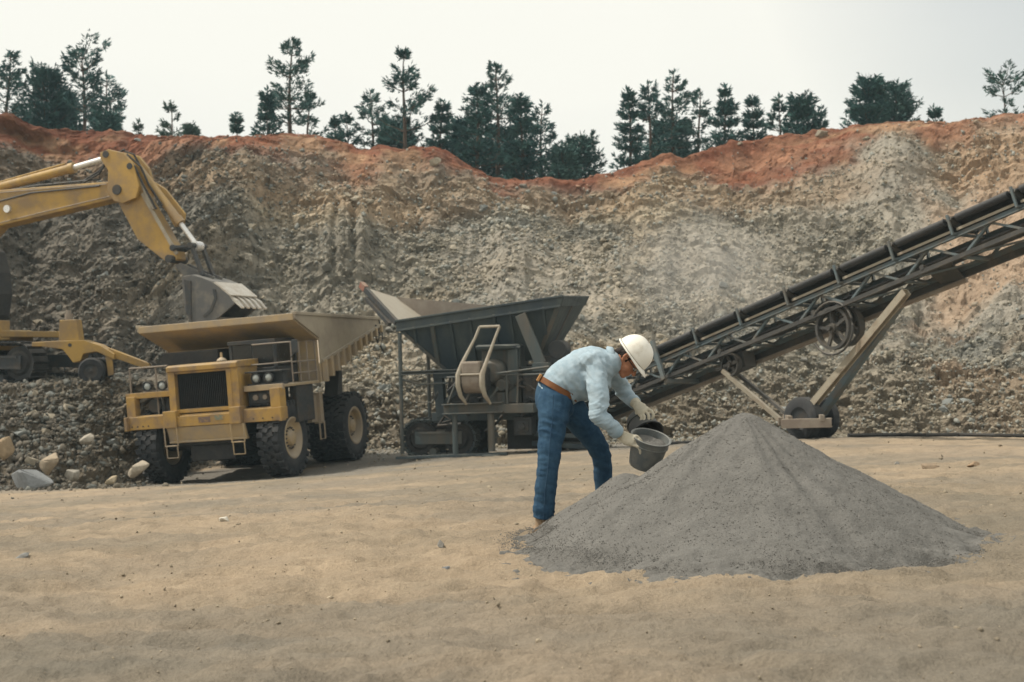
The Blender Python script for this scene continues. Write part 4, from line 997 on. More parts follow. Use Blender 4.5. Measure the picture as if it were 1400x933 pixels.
# ------------------------------------------------------------------ tracked crusher with feed hopper
kx = Vector((math.cos(math.radians(15)), -math.sin(math.radians(15)), 0.03)).normalized()
ky = Vector((math.sin(math.radians(15)), math.cos(math.radians(15)), 0)); ky = (ky - kx * ky.dot(kx)).normalized(); kz = kx.cross(ky)
cr = empty('rock_crusher', at(640, 625, 36), axes(kx, ky, kz))
tag(cr, 'blue-grey tracked rock crusher with a wide feed hopper, between the truck and the worker', 'crusher')
M['dark_rust'] = paint('dark_brown_steel', (0.06, 0.048, 0.042), (0.12, 0.085, 0.06), dusty=0.25, scale=3)
K = M['crusher']; KL = M['crusher_light']
m = MB()                                                           # hopper: four sloping plates
fT = [(-1.76, 0.0, 3.30), (2.50, 0.0, 3.78)]; fB = [(-0.72, 0.50, 2.22), (1.80, 0.50, 2.42)]
bT = [(-1.76, 2.5, 3.42), (2.60, 2.5, 3.85)]; bB = [(-0.72, 1.9, 2.22), (1.80, 1.9, 2.42)]
m.plate([fT[0], fT[1], fB[1], fB[0]], 0.03); m.plate([bT[0], bT[1], bB[1], bB[0]], 0.03)
m.plate([fT[0], bT[0], bB[0], fB[0]], 0.03); m.plate([fT[1], bT[1], bB[1], fB[1]], 0.03)
hop = m.build('hopper', K, cr)
m = MB(); m.plate([(-1.80, -0.03, 3.24), (2.52, -0.03, 3.72), (2.60, -0.03, 3.98), (-1.84, -0.03, 3.50)], 0.03)
m.beam((-1.84, -0.05, 3.50), (2.60, -0.05, 3.98), 0.12, 0.05).beam((-1.80, -0.06, 3.25), (2.52, -0.06, 3.73), 0.12, 0.05)
m.plate([(2.52, 0, 3.72), (2.60, 0, 3.98), (2.72, 2.5, 4.05), (2.6, 2.5, 3.8)], 0.03)
m.build('hopper_rim', K, cr, bevel=0.006)
# stiffening ribs on the front plate
for t, w in ((0.10, .06), (0.215, .10), (0.33, .06), (0.45, .06), (0.60, .06), (0.70, .06), (0.90, .06)):
    a = Vector(fT[0]).lerp(Vector(fT[1]), t) + Vector((0, -0.05, 0))
    if a.x < -0.72: q = (a.x + 1.76) / 1.04; zb = 3.30 - 1.08 * q + 0.08
    elif a.x > 1.80: q = (2.5 - a.x) / 0.7; zb = 3.78 - 1.36 * q + 0.1
    else: zb = 2.22 + 0.2 * (a.x + 0.72) / 2.52
    b = Vector((a.x, -0.05 + 0.5 * (a.z - zb) / 1.15, zb))
    m = MB(); m.beam(a, b, w, 0.10, (0, -1, 0)); m.build('rib', KL if w > .08 else K, cr, bevel=0.004)
m = MB(); m.beam(Vector(fT[0]) + Vector((0.03, -0.02, 0)), Vector(fB[0]) + Vector((0.03, -0.02, 0)), 0.08, 0.08, (0, -1, 0)); m.build('corner_rib', KL, cr)
m = MB(); m.beam(Vector(fT[1]) + Vector((-0.03, -0.02, 0)), Vector(fB[1]) + Vector((-0.03, -0.02, 0)), 0.10, 0.08, (0, -1, 0)); m.build('corner_rib', KL, cr)
m = MB(); m.beam((1.50, -0.08, 3.55), (2.00, -0.14, 2.30), 0.28, 0.10, (0, -1, 0)).span(1.80, 2.22, -0.25, 0.05, 2.12, 2.34); m.build('brace', KL, cr, bevel=0.01)
# flared side wings
m = MB(); m.plate([(-1.80, 0.0, 3.48), (-2.98, 0.9, 4.42), (-2.70, 2.5, 4.20), (-1.76, 2.5, 3.5)], 0.05)
w_ = m.build('hopper_wing', M['pale_steel'], cr)
m = MB(); m.beam((-1.80, -0.04, 3.46), (-3.02, 0.86, 4.46), 0.10, 0.14, (0, 0, 1)).beam((-2.0, 0.0, 3.42), (-2.9, 0.75, 4.15), 0.10, 0.10); m.build('wing_beam', M['dark'], w_)
m = MB(); m.beam((-2.93, 0.80, 4.40), (-3.10, 0.92, 4.53), 0.12, 0.16); m.build('red_tip', paint('faded_red_paint', (0.24, 0.08, 0.055), (0.22, 0.12, 0.09), dusty=0.45), w_)
m = MB(); m.plate([(-2.66, 2.45, 4.22), (-1.76, 2.45, 3.45), (2.2, 2.5, 3.80), (0.3, 2.5, 3.86)], 0.04); m.build('hopper_back', M['rust'], cr)
m = MB(); m.plate([(2.50, 0.4, 3.96), (2.55, 2.0, 4.0), (1.92, 2.0, 2.8), (1.95, 0.6, 2.9)], 0.04); m.beam((2.52, 0.5, 3.98), (2.57, 2.0, 4.02), 0.1, 0.06); m.beam((2.56, 1.2, 3.9), (1.95, 1.2, 2.75), 0.08, 0.12); m.build('hopper_wing', M['dark_rust'], cr)
# frame under the hopper
m = MB()
m.channel((-1.70, 0.0, 2.16), (2.10, 0.0, 2.20), 0.10, 0.10, flip=1).channel((-1.70, 2.2, 2.16), (2.10, 2.2, 2.20), 0.1, 0.1)
m.beam((-0.85, 0.2, 2.1), (1.9, 0.2, 2.15), 0.16, 0.2).beam((-1.0, 0.3, 1.02), (2.4, 0.3, 1.02), 0.2, 0.22).beam((-1.0, 1.9, 1.02), (2.4, 1.9, 1.02), 0.2, 0.22)
m.beam((-0.76, 0.3, 1.0), (-0.82, 0.3, 2.2), 0.24, 0.24, (0, 1, 0)).beam((-0.76, 1.9, 1.0), (-0.82, 1.9, 2.2), 0.24, 0.24, (0, 1, 0)).beam((1.95, 0.3, 1.0), (1.95, 0.3, 2.2), 0.22, 0.22, (0, 1, 0))
m.beam((2.2, 0.3, 0.5), (2.2, 0.3, 2.2), 0.14, 0.14, (0, 1, 0)).beam((-0.8, 0.3, 1.3), (0.3, 0.3, 2.1), 0.10, 0.10)
m.build('main_frame', K, cr, bevel=0.008)
m = MB(); m.path([(-1.73, -0.02, 3.20), (-1.75, -0.02, 0.10)], 0.055, 8).path([(-1.75, -0.02, 2.16), (-0.85, 0.0, 2.18)], 0.035, 6).path([(-1.75, -0.02, 2.02), (-1.2, 0.0, 1.86), (-0.6, 0.0, 1.88), (1.0, -0.1, 1.95)], 0.028, 6)
m.path([(-1.6, -0.02, 1.75), (-1.3, -0.05, 1.42), (-0.9, -0.05, 1.40), (-0.75, 0, 1.7)], 0.014, 5)
m.build('corner_post', KL, cr)
m = MB(); m.path([(-1.72, 2.2, 3.2), (-1.72, 2.2, 0.1)], 0.055, 8); m.build('corner_post', KL, cr)
# walkway rail and bits along the middle
m = MB(); m.path([(-0.4, -0.35, 2.03), (2.15, -0.35, 2.06)], 0.028, 6).path([(0.95, -0.55, 2.10), (2.3, -0.5, 2.24)], 0.03, 6).path([(1.2, -0.5, 1.2), (1.2, -0.5, 2.1)], 0.03, 6).path([(1.45, -0.5, 1.2), (1.5, -0.5, 2.1)], 0.025, 6)
m.path([(0.15, -0.6, 1.4), (0.4, -0.6, 1.9)], 0.03, 6).path([(-0.3, -0.6, 1.4), (-0.1, -0.6, 1.85)], 0.03, 6).path([(0.7, -0.6, 1.35), (1.0, -0.6, 1.75)], 0.035, 6)
m.build('pipework', KL, cr)
# engine and gearbox housing in the middle
m = MB(); m.span(0.45, 1.45, -0.05, 0.8, 1.30, 2.75).lathe((0.78, -0.12, 2.15), (0, 1, 0), [(-0.30, 0), (-0.30, 0.22), (-0.22, 0.30), (0.1, 0.34), (0.4, 0.34)], 18)
m.lathe((1.02, -0.12, 1.80), (0, 1, 0), [(-0.25, 0), (-0.25, 0.14), (-0.12, 0.20), (0.3, 0.20)], 14).span(1.15, 1.42, -0.2, 0.0, 1.35, 2.70).span(0.9, 1.1, -0.35, 0.0, 1.22, 1.62)
m.build('gear_housing', M['crusher_light'], cr, bevel=0.02, smooth=True)
m = MB(); m.lathe((0.88, 0.1, 2.72), (0, 0, 1), [(0, 0.60), (0.06, 0.62), (0.10, 0.55), (0.10, 0.0)], 22); m.tube((0.45, -0.2, 2.72), (1.50, -0.18, 2.74), 0.05, 8); m.span(0.4, 1.5, -0.22, -0.1, 2.74, 2.80); m.build('jaw_cap', K, cr, smooth=True)
m = MB()
for (x0_, x1_, y0_, y1_, z0_, z1_) in ((-0.60, 0.05, 0.35, 0.9, 1.35, 1.85), (0.0, 0.5, 0.1, 0.6, 1.3, 1.6), (1.5, 1.9, -0.1, 0.5, 1.35, 2.05), (-0.3, 0.1, 0.2, 0.5, 1.9, 2.2), (1.95, 2.35, -0.1, 0.3, 0.95, 1.45), (1.3, 1.75, -0.3, 0.2, 0.55, 1.0), (2.35, 2.8, 0.4, 0.9, 0.7, 1.2)):
    m = MB(); m.span(x0_, x1_, y0_, y1_, z0_, z1_).span(x0_ + 0.06, x1_ - 0.06, y0_ - 0.05, y0_, z0_ + 0.08, z1_ - 0.08).tube(((x0_ + x1_) / 2, y0_ - 0.12, (z0_ + z1_) / 2), ((x0_ + x1_) / 2, y0_, (z0_ + z1_) / 2), 0.09, 10); m.build('housing', M['dark'], cr, bevel=0.02)
rp_ = random.Random(5)
for k in range(16):
    xa = rp_.uniform(-0.7, 2.2); za = rp_.uniform(0.9, 2.0); m = MB()
    m.path([(xa, rp_.uniform(-0.35, 0.1), za), (xa + rp_.uniform(-0.3, 0.3), rp_.uniform(-0.45, 0), za - rp_.uniform(0.1, 0.3)), (xa + rp_.uniform(-0.5, 0.5), rp_.uniform(-0.3, 0.2), za + rp_.uniform(-0.5, 0.2))], rp_.choice([0.018, 0.028, 0.04]), 6); m.build('hose', M['dark'], cr, smooth=True)
m = MB(); m.span(-0.5, 2.3, 0.6, 1.7, 1.14, 2.3); m.span(0.9, 2.2, 0.5, 1.6, 0.15, 1.1); m.build('crushing_box', M['black'], cr, bevel=0.02)
# drive belt drum with its tall hoop guard
m = MB(); m.lathe((0.42, -0.62, 1.98), (1, 0, 0), [(-0.34, 0), (-0.34, 0.30), (-0.28, 0.34), (0.28, 0.34), (0.34, 0.30), (0.34, 0)], 26); m.build('drum', M['black'], cr, smooth=True)
m = MB(); m.lathe((0.42, -0.62, 1.98), (1, 0, 0), [(-0.24, 0.355), (0.24, 0.355)], 26)
m.v = [v for v in m.v]; m.span(0.18, 0.66, -1.00, -0.62, 2.10, 2.42); m.build('drum_cover', M['rust'], cr, bevel=0.05)
m = MB()
def hoop(xa, xb):
    return [(xb, -0.55, 3.27), (xb - 0.10 if xb < 1 else xb - 0.1, -0.62, 3.0), (xa + 0.06, -0.86, 2.35), (xa, -1.0, 2.10), (xa, -1.02, 1.82), (xa + 0.04, -0.95, 1.58), (xa + 0.14, -0.8, 1.36)]
h1 = hoop(0.10, 0.56); h2 = hoop(0.72, 1.08)
m.path(h1, [0.035, 0.035, 0.05, 0.065, 0.065, 0.055, 0.03], 8).path(h2, [0.035, 0.035, 0.05, 0.075, 0.075, 0.06, 0.03], 8).path([h1[0], h2[0]], 0.035, 8).path([(0.08, -1.0, 2.1), (0.72, -1.0, 2.1)], 0.03, 6)
m.build('belt_guard_hoop', M['pale_steel'], cr, smooth=True)
m = MB(); m.channel((-0.42, -0.60, 1.24), (1.15, -0.60, 1.27), 0.16, 0.26, 0.03, flip=1).span(1.0, 1.9, -0.65, 0.2, 1.12, 1.34); m.build('engine_beam', KL, cr, bevel=0.008)
m = MB(); m.path([(-0.14, -0.6, 1.12), (-0.14, -0.6, 0.12)], 0.07, 10); m.build('leg', KL, cr)
m = MB(); m.path([(0.80, -0.6, 1.12), (0.80, -0.6, 0.18)], 0.09, 10); m.build('leg', KL, cr)
m = MB(); m.beam((-1.7, -0.62, 0.04), (1.2, -0.60, 0.12), 0.12, 0.07).span(0.6, 1.05, -0.85, -0.35, 0.03, 0.10); m.build('skid_rail', K, cr, bevel=0.006)
# crawler tracks
def crawler(name, parent, x0, x1, y0, y1, z0, z1, mat, pad=0.16, guard=None):
    R = (z1 - z0) / 2; zc = (z0 + z1) / 2; t = MB()
    per = []; L_ = (x1 - x0 - 2 * R); n1 = max(3, int(L_ / pad)); n2 = max(5, int(math.pi * R / pad))
    for k in range(n1): per.append((x0 + R + L_ * (k + .5) / n1, z1, 0.0))
    for k in range(n2): a = math.pi / 2 - math.pi * (k + .5) / n2; per.append((x1 - R + R * math.cos(a), zc + R * math.sin(a), a - math.pi / 2))
    for k in range(n1): per.append((x1 - R - L_ * (k + .5) / n1, z0, math.pi))
    for k in range(n2): a = -math.pi / 2 - math.pi * (k + .5) / n2; per.append((x0 + R + R * math.cos(a), zc + R * math.sin(a), a - math.pi / 2))
    for (x, z, a) in per:
        r = Matrix.Rotation(-a, 3, 'Y')
        t.box((x, (y0 + y1) / 2, z), (pad * 0.92, y1 - y0, 0.035), r); t.box(Vector((x, (y0 + y1) / 2, z)) + r @ Vector((pad * .3, 0, 0.035)), (0.03, y1 - y0, 0.05), r)
        t.box(Vector((x, (y0 + y1) / 2, z)) + r @ Vector((0, 0, -0.05)), (pad * 0.8, (y1 - y0) * 0.4, 0.07), r)
    tr_ = t.build(name, mat, parent)
    for xx in (x0 + R, x1 - R):
        w = MB(); w.lathe((xx, (y0 + y1) / 2, zc), (0, 1, 0), [(-(y1 - y0) * 0.35, 0), (-(y1 - y0) * 0.35, R * 0.5), (-(y1 - y0) * 0.25, R * 0.62), (-(y1 - y0) * 0.25, R * 0.84), ((y1 - y0) * 0.3, R * 0.84), ((y1 - y0) * 0.3, 0)], 24)
        w.build('idler', M['black'], tr_, smooth=True)
    g = MB(); g.span(x0 + R * 0.75, x1 - R * 0.75, y0 + 0.03, y1 - 0.10, zc - R * 0.30, zc + R * 0.36).span(x0 + R * 0.95, x1 - R * 0.95, y0 + 0.0, y0 + 0.03, zc + R * 0.24, zc + R * 0.36)
    k = x0 + R * 1.7
    while k < x1 - R * 1.7: g.tube((k, y0 + 0.08, z0 + 0.13), (k, y1 - 0.08, z0 + 0.13), 0.10, 10); k += 0.36
    g.build('track_frame', guard or mat, tr_, smooth=True)
    return tr_
crawler('crawler_track', cr, -1.86, 0.12, 0.25, 0.70, -0.02, 0.94, M['crusher'], guard=M['crusher_light'])
crawler('crawler_track', cr, -1.86, 0.12, 1.9, 2.35, -0.05, 0.90, M['crusher'], guard=M['crusher_light'])
crawler('crawler_track', cr, 1.6, 2.9, 1.3, 1.7, -0.05, 0.80, M['black'])
m = MB(); m.beam((1.7, 0.2, 0.55), (3.3, 0.2, 0.45), 0.12, 0.10).beam((1.6, -0.1, 0.1), (3.6, -0.1, -0.02), 0.12, 0.08).beam((1.6, 0.6, 0.3), (3.2, 0.5, 0.2), 0.5, 0.12).beam((2.3, 0.2, 0.1), (2.3, 0.2, 2.0), 0.10, 0.10, (0, 1, 0)); m.build('rear_frame', K, cr)
m = MB(); m.lathe((2.35, 0.3, 2.65), (0, 1, 0), [(-0.12, 0), (-0.12, 0.24), (0.4, 0.24)], 14).lathe((2.2, 0.2, 1.85), (0, 1, 0), [(-0.12, 0), (-0.12, 0.18), (0.4, 0.18)], 14).span(1.9, 2.45, 0.2, 0.9, 1.9, 2.5).span(2.1, 2.7, 0.3, 0.7, 1.3, 1.7); m.build('motor', M['dark'], cr, bevel=0.02, smooth=True)

# ------------------------------------------------------------------ conveyor
cA = at(830, 552, 36.0); cB = at(1400, 318, 26.5)
vx = (cB - cA).normalized(); vy = Vector((0.84, 0.545, 0)); vy = (vy - vx * vy.dot(vx)).normalized(); vz = vx.cross(vy)
if vz.z < 0: vz = -vz
LA = (cB - cA).length
cv = empty('belt_conveyor', cA, axes(vx, vy, vz))
tag(cv, 'long inclined belt conveyor on an open steel truss, rising to the right behind the worker', 'conveyor')
X0, X1 = -2.2, LA + 4.5; W_ = 0.84; HT = 0.42
C1 = M['conv']; C2 = M['conv_dark']
NB = 13; bay = (X1 - X0) / NB
for (y, z, mt, nm) in ((0, HT, C1, 'top_chord'), (W_, HT, C1, 'top_chord'), (0, 0, C2, 'bottom_chord'), (W_, 0, C1, 'bottom_chord')):
    m = MB(); m.angle((X0, y, z), (X1, y, z), 0.085, 0.022, up=(0, 0, 1), flip=1 if y == 0 else -1); m.build(nm, mt, cv)
m = MB(); m.beam((X0, W_ + 0.06, -0.08), (X1, W_ + 0.06, -0.08), 0.06, 0.13); m.build('side_channel', C2, cv)
m = MB(); m.beam((X0, W_ + 0.02, -0.21), (X1 - 6.5, W_ + 0.02, -0.21), 0.08, 0.09); m.build('lower_pipe', M['rust'], cv, bevel=0.02)
# lattice web on both sides, bracing between them
for y in (0.0, W_):
    for k in range(NB):
        xa = X0 + bay * k; m = MB()
        m.angle((xa, y, 0), (xa + bay / 2, y, HT), 0.045, 0.012, up=(0, 1, 0)); m.build('web_brace', C1, cv)
        m = MB(); m.angle((xa + bay / 2, y, HT), (xa + bay, y, 0), 0.045, 0.012, up=(0, 1, 0)); m.build('web_brace', C1, cv)
for k in range(NB):
    xa = X0 + bay * k
    m = MB(); m.beam((xa, 0, 0.02), (xa + bay, W_, 0.02), 0.035, 0.035); m.build('cross_brace', C1, cv)
    m = MB(); m.beam((xa + bay, 0, 0.0), (xa + bay, W_, 0.0), 0.05, 0.05); m.build('cross_tie', C1, cv)
# troughed carrying belt on its idlers, and the return belt below
bs = [(-0.12, 0.30), (0.08, 0.245), (0.25, 0.13), (0.59, 0.13), (0.76, 0.245), (0.96, 0.30)]
def belt(name, prof, zoff, th=0.03):
    m = MB(); vs = []; n = len(prof); ks = 60
    for k in range(ks + 1):
        x = X0 + (X1 - X0) * k / ks; sag = -0.015 * math.sin(math.pi * ((x - X0) / bay % 1.0))
        for (y, z) in prof: vs.append((x, y, z + zoff + sag))
        for (y, z) in prof[::-1]: vs.append((x, y, z + zoff + sag - th))
    fs = []; q = 2 * n
    for k in range(ks):
        for i in range(q): j = (i + 1) % q; fs.append((k * q + i, k * q + j, (k + 1) * q + j, (k + 1) * q + i))
    m.add(vs, fs); return m.build(name, M['belt'], cv)
belt('carrying_belt', bs, HT + 0.10)
belt('return_belt', [(0.06, 0), (0.78, 0)], 0.20)
# rubber skirt sheets along the belt edge, one between every two idler stands
for k in range(NB):
    xa = X0 + bay * k
    m = MB(); m.path([(xa + 0.15, -0.12, HT + 0.34), (xa + bay - 0.13, -0.12, HT + 0.34)], 0.078, 12); m.build('edge_roll', M['belt'], cv, smooth=True)
    m = MB(); m.beam((xa + 0.04, -0.05, HT + 0.14), (xa + bay - 0.06, -0.05, HT + 0.14), 0.02, 0.05); m.build('edge_rod', M['pale_steel'], cv)
for k in range(NB + 1):
    x = X0 + bay * k
    m = MB(); m.beam((x, -0.16, HT + 0.05), (x, W_ + 0.16, HT + 0.05), 0.06, 0.05)
    m.beam((x, -0.16, HT + 0.03), (x, -0.20, HT + 0.44), 0.05, 0.05, (1, 0, 0)).beam((x, W_ + 0.16, HT + 0.03), (x, W_ + 0.18, HT + 0.42), 0.07, 0.04, (1, 0, 0))
    m.beam((x, 0.2, HT + 0.05), (x, 0.22, HT + 0.18), 0.05, 0.03, (1, 0, 0)).beam((x, 0.62, HT + 0.05), (x, 0.62, HT + 0.18), 0.05, 0.03, (1, 0, 0))
    st = m.build('idler_stand', C1, cv, bevel=0.004)
    m = MB(); m.tube((x, -0.17, HT + 0.36), (x, 0.21, HT + 0.17), 0.06, 10).tube((x, 0.24, HT + 0.16), (x, 0.60, HT + 0.16), 0.06, 10).tube((x, 0.63, HT + 0.17), (x, 1.0, HT + 0.36), 0.06, 10); m.build('roller', C2, st, smooth=True)
    if k % 2 == 0:
        m = MB(); m.tube((x + 0.5, -0.02, 0.13), (x + 0.5, W_ + 0.02, 0.13), 0.055, 10); m.build('return_roller', C2, cv, smooth=True)
# hand line at the low end
m = MB(); m.path([(0.3, -0.2, HT + 0.35), (0.3, -0.22, HT + 0.78), (2.1, -0.22, HT + 0.78), (2.1, -0.2, HT + 0.3)], 0.018, 5).path([(0.3, -0.22, HT + 0.62), (2.1, -0.22, HT + 0.62)], 0.014, 5); m.build('hand_line', M['pale_steel'], cv)
m = MB(); m.beam((2.3, -0.24, HT + 0.55), (2.45, -0.24, -0.05), 0.12, 0.06, (0, 1, 0)); m.beam((2.45, -0.20, -0.1), (2.45, W_ + 0.1, -0.1), 0.1, 0.1); m.build('splice_post', C1, cv)
# point of the conveyor that projects to a picture position on its near or far side
FPX = F * WP
def cv_at(px, py, y):
    """local point of the conveyor on the plane at lateral y, seen at that picture position"""
    r = at(px, py, 1.0); R_ = axes(vx, vy, vz); o = cA + vy * y
    t = o.dot(vy) / r.dot(vy); return R_.transposed() @ (r * t - cA)
def spoked(name, c, R, w, mat, nsp=5, tilt=None):
    m = MB(); m.lathe((0, 0, 0), (0, 1, 0), [(-w / 2, R * 0.86), (-w / 2, R), (w / 2, R), (w / 2, R * 0.86), (-w / 2, R * 0.86)], 34)
    m.lathe((0, 0, 0), (0, 1, 0), [(-w * 0.7, 0), (-w * 0.7, R * 0.22), (w * 0.7, R * 0.22), (w * 0.7, 0)], 14)
    for k in range(nsp):
        a = 2 * math.pi * k / nsp + 0.3; m.beam((math.cos(a) * R * 0.15, 0, math.sin(a) * R * 0.15), (math.cos(a) * R * 0.9, 0, math.sin(a) * R * 0.9), w * 0.5, R * 0.13, (0, 1, 0))
    o = m.build(name, mat, cv, smooth=True); o.location = c
    return o
pw = cv_at(1140, 449, 0.05)
spoked('drive_wheel', pw, 0.46, 0.14, C2)
p2 = cv_at(1158, 447, W_ * 0.6); spoked('drive_wheel', p2, 0.42, 0.18, C2, 6)
m = MB(); m.tube(Vector(pw) + Vector((0, -0.2, 0)), Vector(pw) + Vector((0, W_, 0)), 0.06, 10)
m.beam(Vector(pw) + Vector((0, 0.15, 0.0)), Vector(pw) + Vector((-0.12, 0.15, 0.75)), 0.07, 0.07, (0, 1, 0)).beam(Vector(pw) + Vector((0.0, 0.15, 0.0)), Vector(pw) + Vector((0.5, 0.15, 0.65)), 0.07, 0.07, (0, 1, 0))
m.beam(Vector(pw) + Vector((0, W_ - 0.05, 0.0)), Vector(pw) + Vector((0.05, W_ - 0.05, 0.6)), 0.07, 0.07, (0, 1, 0)); m.build('wheel_hanger', C2, cv)
m = MB(); pts = []
for k in range(21):
    a = math.radians(200 + 300 * k / 20); pts.append(Vector(pw) + Vector((math.cos(a) * 0.56, -0.06, math.sin(a) * 0.56)))
m.path(pts, 0.028, 6); m.build('wheel_guard', C2, cv)
p3 = cv_at(1000, 499, 0.15); spoked('take_up_wheel', p3, 0.27, 0.16, C2, 4)
m = MB(); m.beam(Vector(p3) + Vector((-0.3, 0.02, 0.15)), Vector(p3) + Vector((-0.3, 0.02, 0.6)), 0.07, 0.07, (0, 1, 0)).beam(Vector(p3) + Vector((-0.5, 0, 0.02)), Vector(p3) + Vector((0.3, 0, 0.02)), 0.08, 0.10, (0, 1, 0)).span(p3[0] - 0.35, p3[0] + 0.30, p3[1] + 0.12, p3[1] + 0.5, p3[2] - 0.12, p3[2] + 0.25)
m.build('take_up_frame', C2, cv)
m = MB(); q = Vector(cv_at(1298, 372, W_)); m.plate([q + Vector((-0.25, -0.4, 0.1)), q + Vector((0.35, -0.4, 0.1)), q + Vector((0.30, 0, -0.22)), q + Vector((-0.25, 0.0, -0.16))], 0.04); m.build('gusset_plate', C2, cv)
# legs down to the wheeled bogie (world positions turned into conveyor space)
Rcv = axes(vx, vy, vz)
def wl(p): return Rcv.transposed() @ (Vector(p) - cA)
ft1 = at(1092, 572, 31.4); ft2 = at(1122, 574, 31.9)
tp1 = Vector(cv_at(1237, 396, 0.05)); tp2 = Vector(cv_at(1252, 392, W_))
m = MB(); m.channel(wl(ft1), tp1, 0.12, 0.17, 0.025, up=(0, 1, 0), flip=-1); m.build('leg', M['pale_steel'], cv)
m = MB(); m.channel(wl(ft2), tp2, 0.12, 0.17, 0.025, up=(0, 1, 0)); m.build('leg', C1, cv)
for (a, b, w, mt) in (((988, 507, 0.05), (1088, 592), 0.09, M['pale_steel']), ((1000, 505, W_), (1078, 568), 0.07, C2)):
    t_ = Vector(cv_at(*a)); e_ = wl(at(b[0], b[1], 31.6))
    m = MB(); m.beam(t_, e_, w, 0.09, (0, 1, 0)); m.build('stay_bar', mt, cv)
gzd = ground_z(6.55, 32.0)
def bogie_wheel(c, axd, R=0.48, w=0.28):
    m = MB(); m.lathe((0, 0, 0), axd, [(-w / 2, R * 0.52), (-w / 2, R * 0.86), (-w * 0.36, R * 0.98), (w * 0.36, R * 0.98), (w / 2, R * 0.86), (w / 2, R * 0.52)], 32)
    t = m.build('bogie_wheel', M['rubber'], cv, smooth=True); t.location = wl(c)
    m = MB(); m.lathe((0, 0, 0), axd, [(-w * 0.42, 0), (-w * 0.45, R * 0.2), (-w * 0.3, R * 0.25), (-w * 0.35, R * 0.5), (-w * 0.45, R * 0.54), (w * 0.45, R * 0.54), (w * 0.35, R * 0.45), (w * 0.4, 0)], 24)
    h = m.build('rim', M['dark'], t, smooth=True)
# bogie wheels stand across the conveyor's run
hz = Vector((vx.x, vx.y, 0)).normalized(); la = Vector((hz.y, -hz.x, 0)); axl = Rcv.transposed() @ la
for (px, dd) in ((1098, 31.2), (1122, 32.3)):
    p = at(px, 570, dd); z = ground_z(p.x, p.y) + 0.46; bogie_wheel((p.x, p.y, z), axl)
zb = ground_z(*at(1105, 580, 31.4).xy) + 0.35
a_ = at(1068, 580, 30.9); b_ = at(1137, 577, 30.6); a_.z = zb; b_.z = zb + 0.04
m = MB(); m.channel(wl(a_), wl(b_), 0.14, 0.20, 0.03, up=Rcv.transposed() @ Vector((0, 0, 1)), flip=-1)
m.beam(wl(a_ + Vector((0.1, 0.9, 0))), wl(b_ + Vector((0.1, 1.2, 0))), 0.10, 0.18, Rcv.transposed() @ Vector((0, 0, 1)))
m.beam(wl(a_ + Vector((0.2, 0, 0.1))), wl(a_ + Vector((0.3, 1.6, 0.1))), 0.10, 0.14, Rcv.transposed() @ Vector((0, 0, 1)))
m.beam(wl(b_ + Vector((-0.2, 0, 0.1))), wl(b_ + Vector((-0.1, 1.6, 0.1))), 0.10, 0.14, Rcv.transposed() @ Vector((0, 0, 1)))
m.tube(wl(at(1090, 576, 31.3)), wl(at(1128, 574, 32.6)), 0.06, 8)
m.build('bogie_frame', M['rust'], cv, bevel=0.008)

# ------------------------------------------------------------------ loose line lying on the ground by the conveyor
def ground_line(pts, r, label, name, mat, cat):
    P_ = []
    for (px, d) in pts:
        x = (px - CXP) / FPX * d; P_.append((x, d, ground_z(x, d) + r * 1.2))
    m = MB(); m.path(P_, r, 6); o = m.build(name, mat, None, smooth=True); return tag(o, label, cat)
ground_line([(1160, 30.9), (1190, 31.2), (1230, 31.5), (1265, 31.0), (1310, 31.6), (1360, 31.2), (1420, 31.5)], 0.045, 'dark hose on the ground at the foot of the face, right of the conveyor wheels', 'hose', M['black'], 'hose')
ground_line([(915, 33.8), (950, 35.0), (985, 36.0), (1015, 37.0)], 0.04, 'thin steel pipe lying on the ground between the bucket and the gravel pile', 'pipe', M['dark'], 'pipe')
# ------------------------------------------------------------------ excavator on the bench
ea = Vector((8.23, -2.8, 0)).normalized(); eb = Vector((-ea.y, ea.x, 0)); ec = Vector((0, 0, 1))
ex = empty('excavator', (-16.3, 42.0, -1.14), axes(ea, eb, ec))
tag(ex, 'yellow crawler excavator reaching its arm over the dump truck from the left edge', 'excavator')
E_ = M['yellow_ex']
m = MB(); m.prism([(0.0, 1.5), (0.55, 1.35), (0.95, 2.6), (1.35, 4.10), (1.75, 4.45), (5.75, 5.13), (6.02, 5.20), (6.14, 5.38), (6.05, 5.56), (5.75, 5.62), (1.66, 5.50), (0.75, 5.25), (0.25, 4.2)], 1, -0.62, -0.02)
boom = m.build('boom', E_, ex, bevel=0.03)
m = MB(); m.tube((2.2, -0.70, 4.95), (2.2, 0.06, 4.95), 0.11, 14); m.build('pin', M['chrome'], boom, smooth=True)
m = MB(); m.tube((5.92, -0.78, 5.36), (5.92, 0.14, 5.36), 0.14, 14); m.build('boom_pin', M['dark'], boom, smooth=True)
m = MB(); m.path([(1.0, -0.66, 5.0), (3.0, -0.66, 5.38), (5.3, -0.66, 5.50)], 0.025, 6).path([(1.0, -0.55, 5.35), (3.0, -0.5, 5.60), (5.2, -0.5, 5.70)], 0.03, 6); m.build('hydraulic_line', M['dark'], boom)
m = MB(); m.path([(1.3, -0.635, 4.45), (3.6, -0.635, 4.86), (5.6, -0.635, 5.20)], 0.012, 5).path([(1.75, -0.635, 5.42), (3.8, -0.635, 5.50), (5.5, -0.635, 5.54)], 0.012, 5); m.build('weld_seam', M['rust'], boom)
m = MB(); m.path([(4.6, -0.5, 5.60), (5.2, -0.55, 5.85), (5.5, -0.6, 6.2), (5.9, -0.66, 6.4), (6.2, -0.68, 6.28)], 0.03, 6); m.build('hydraulic_hose', M['black'], boom)
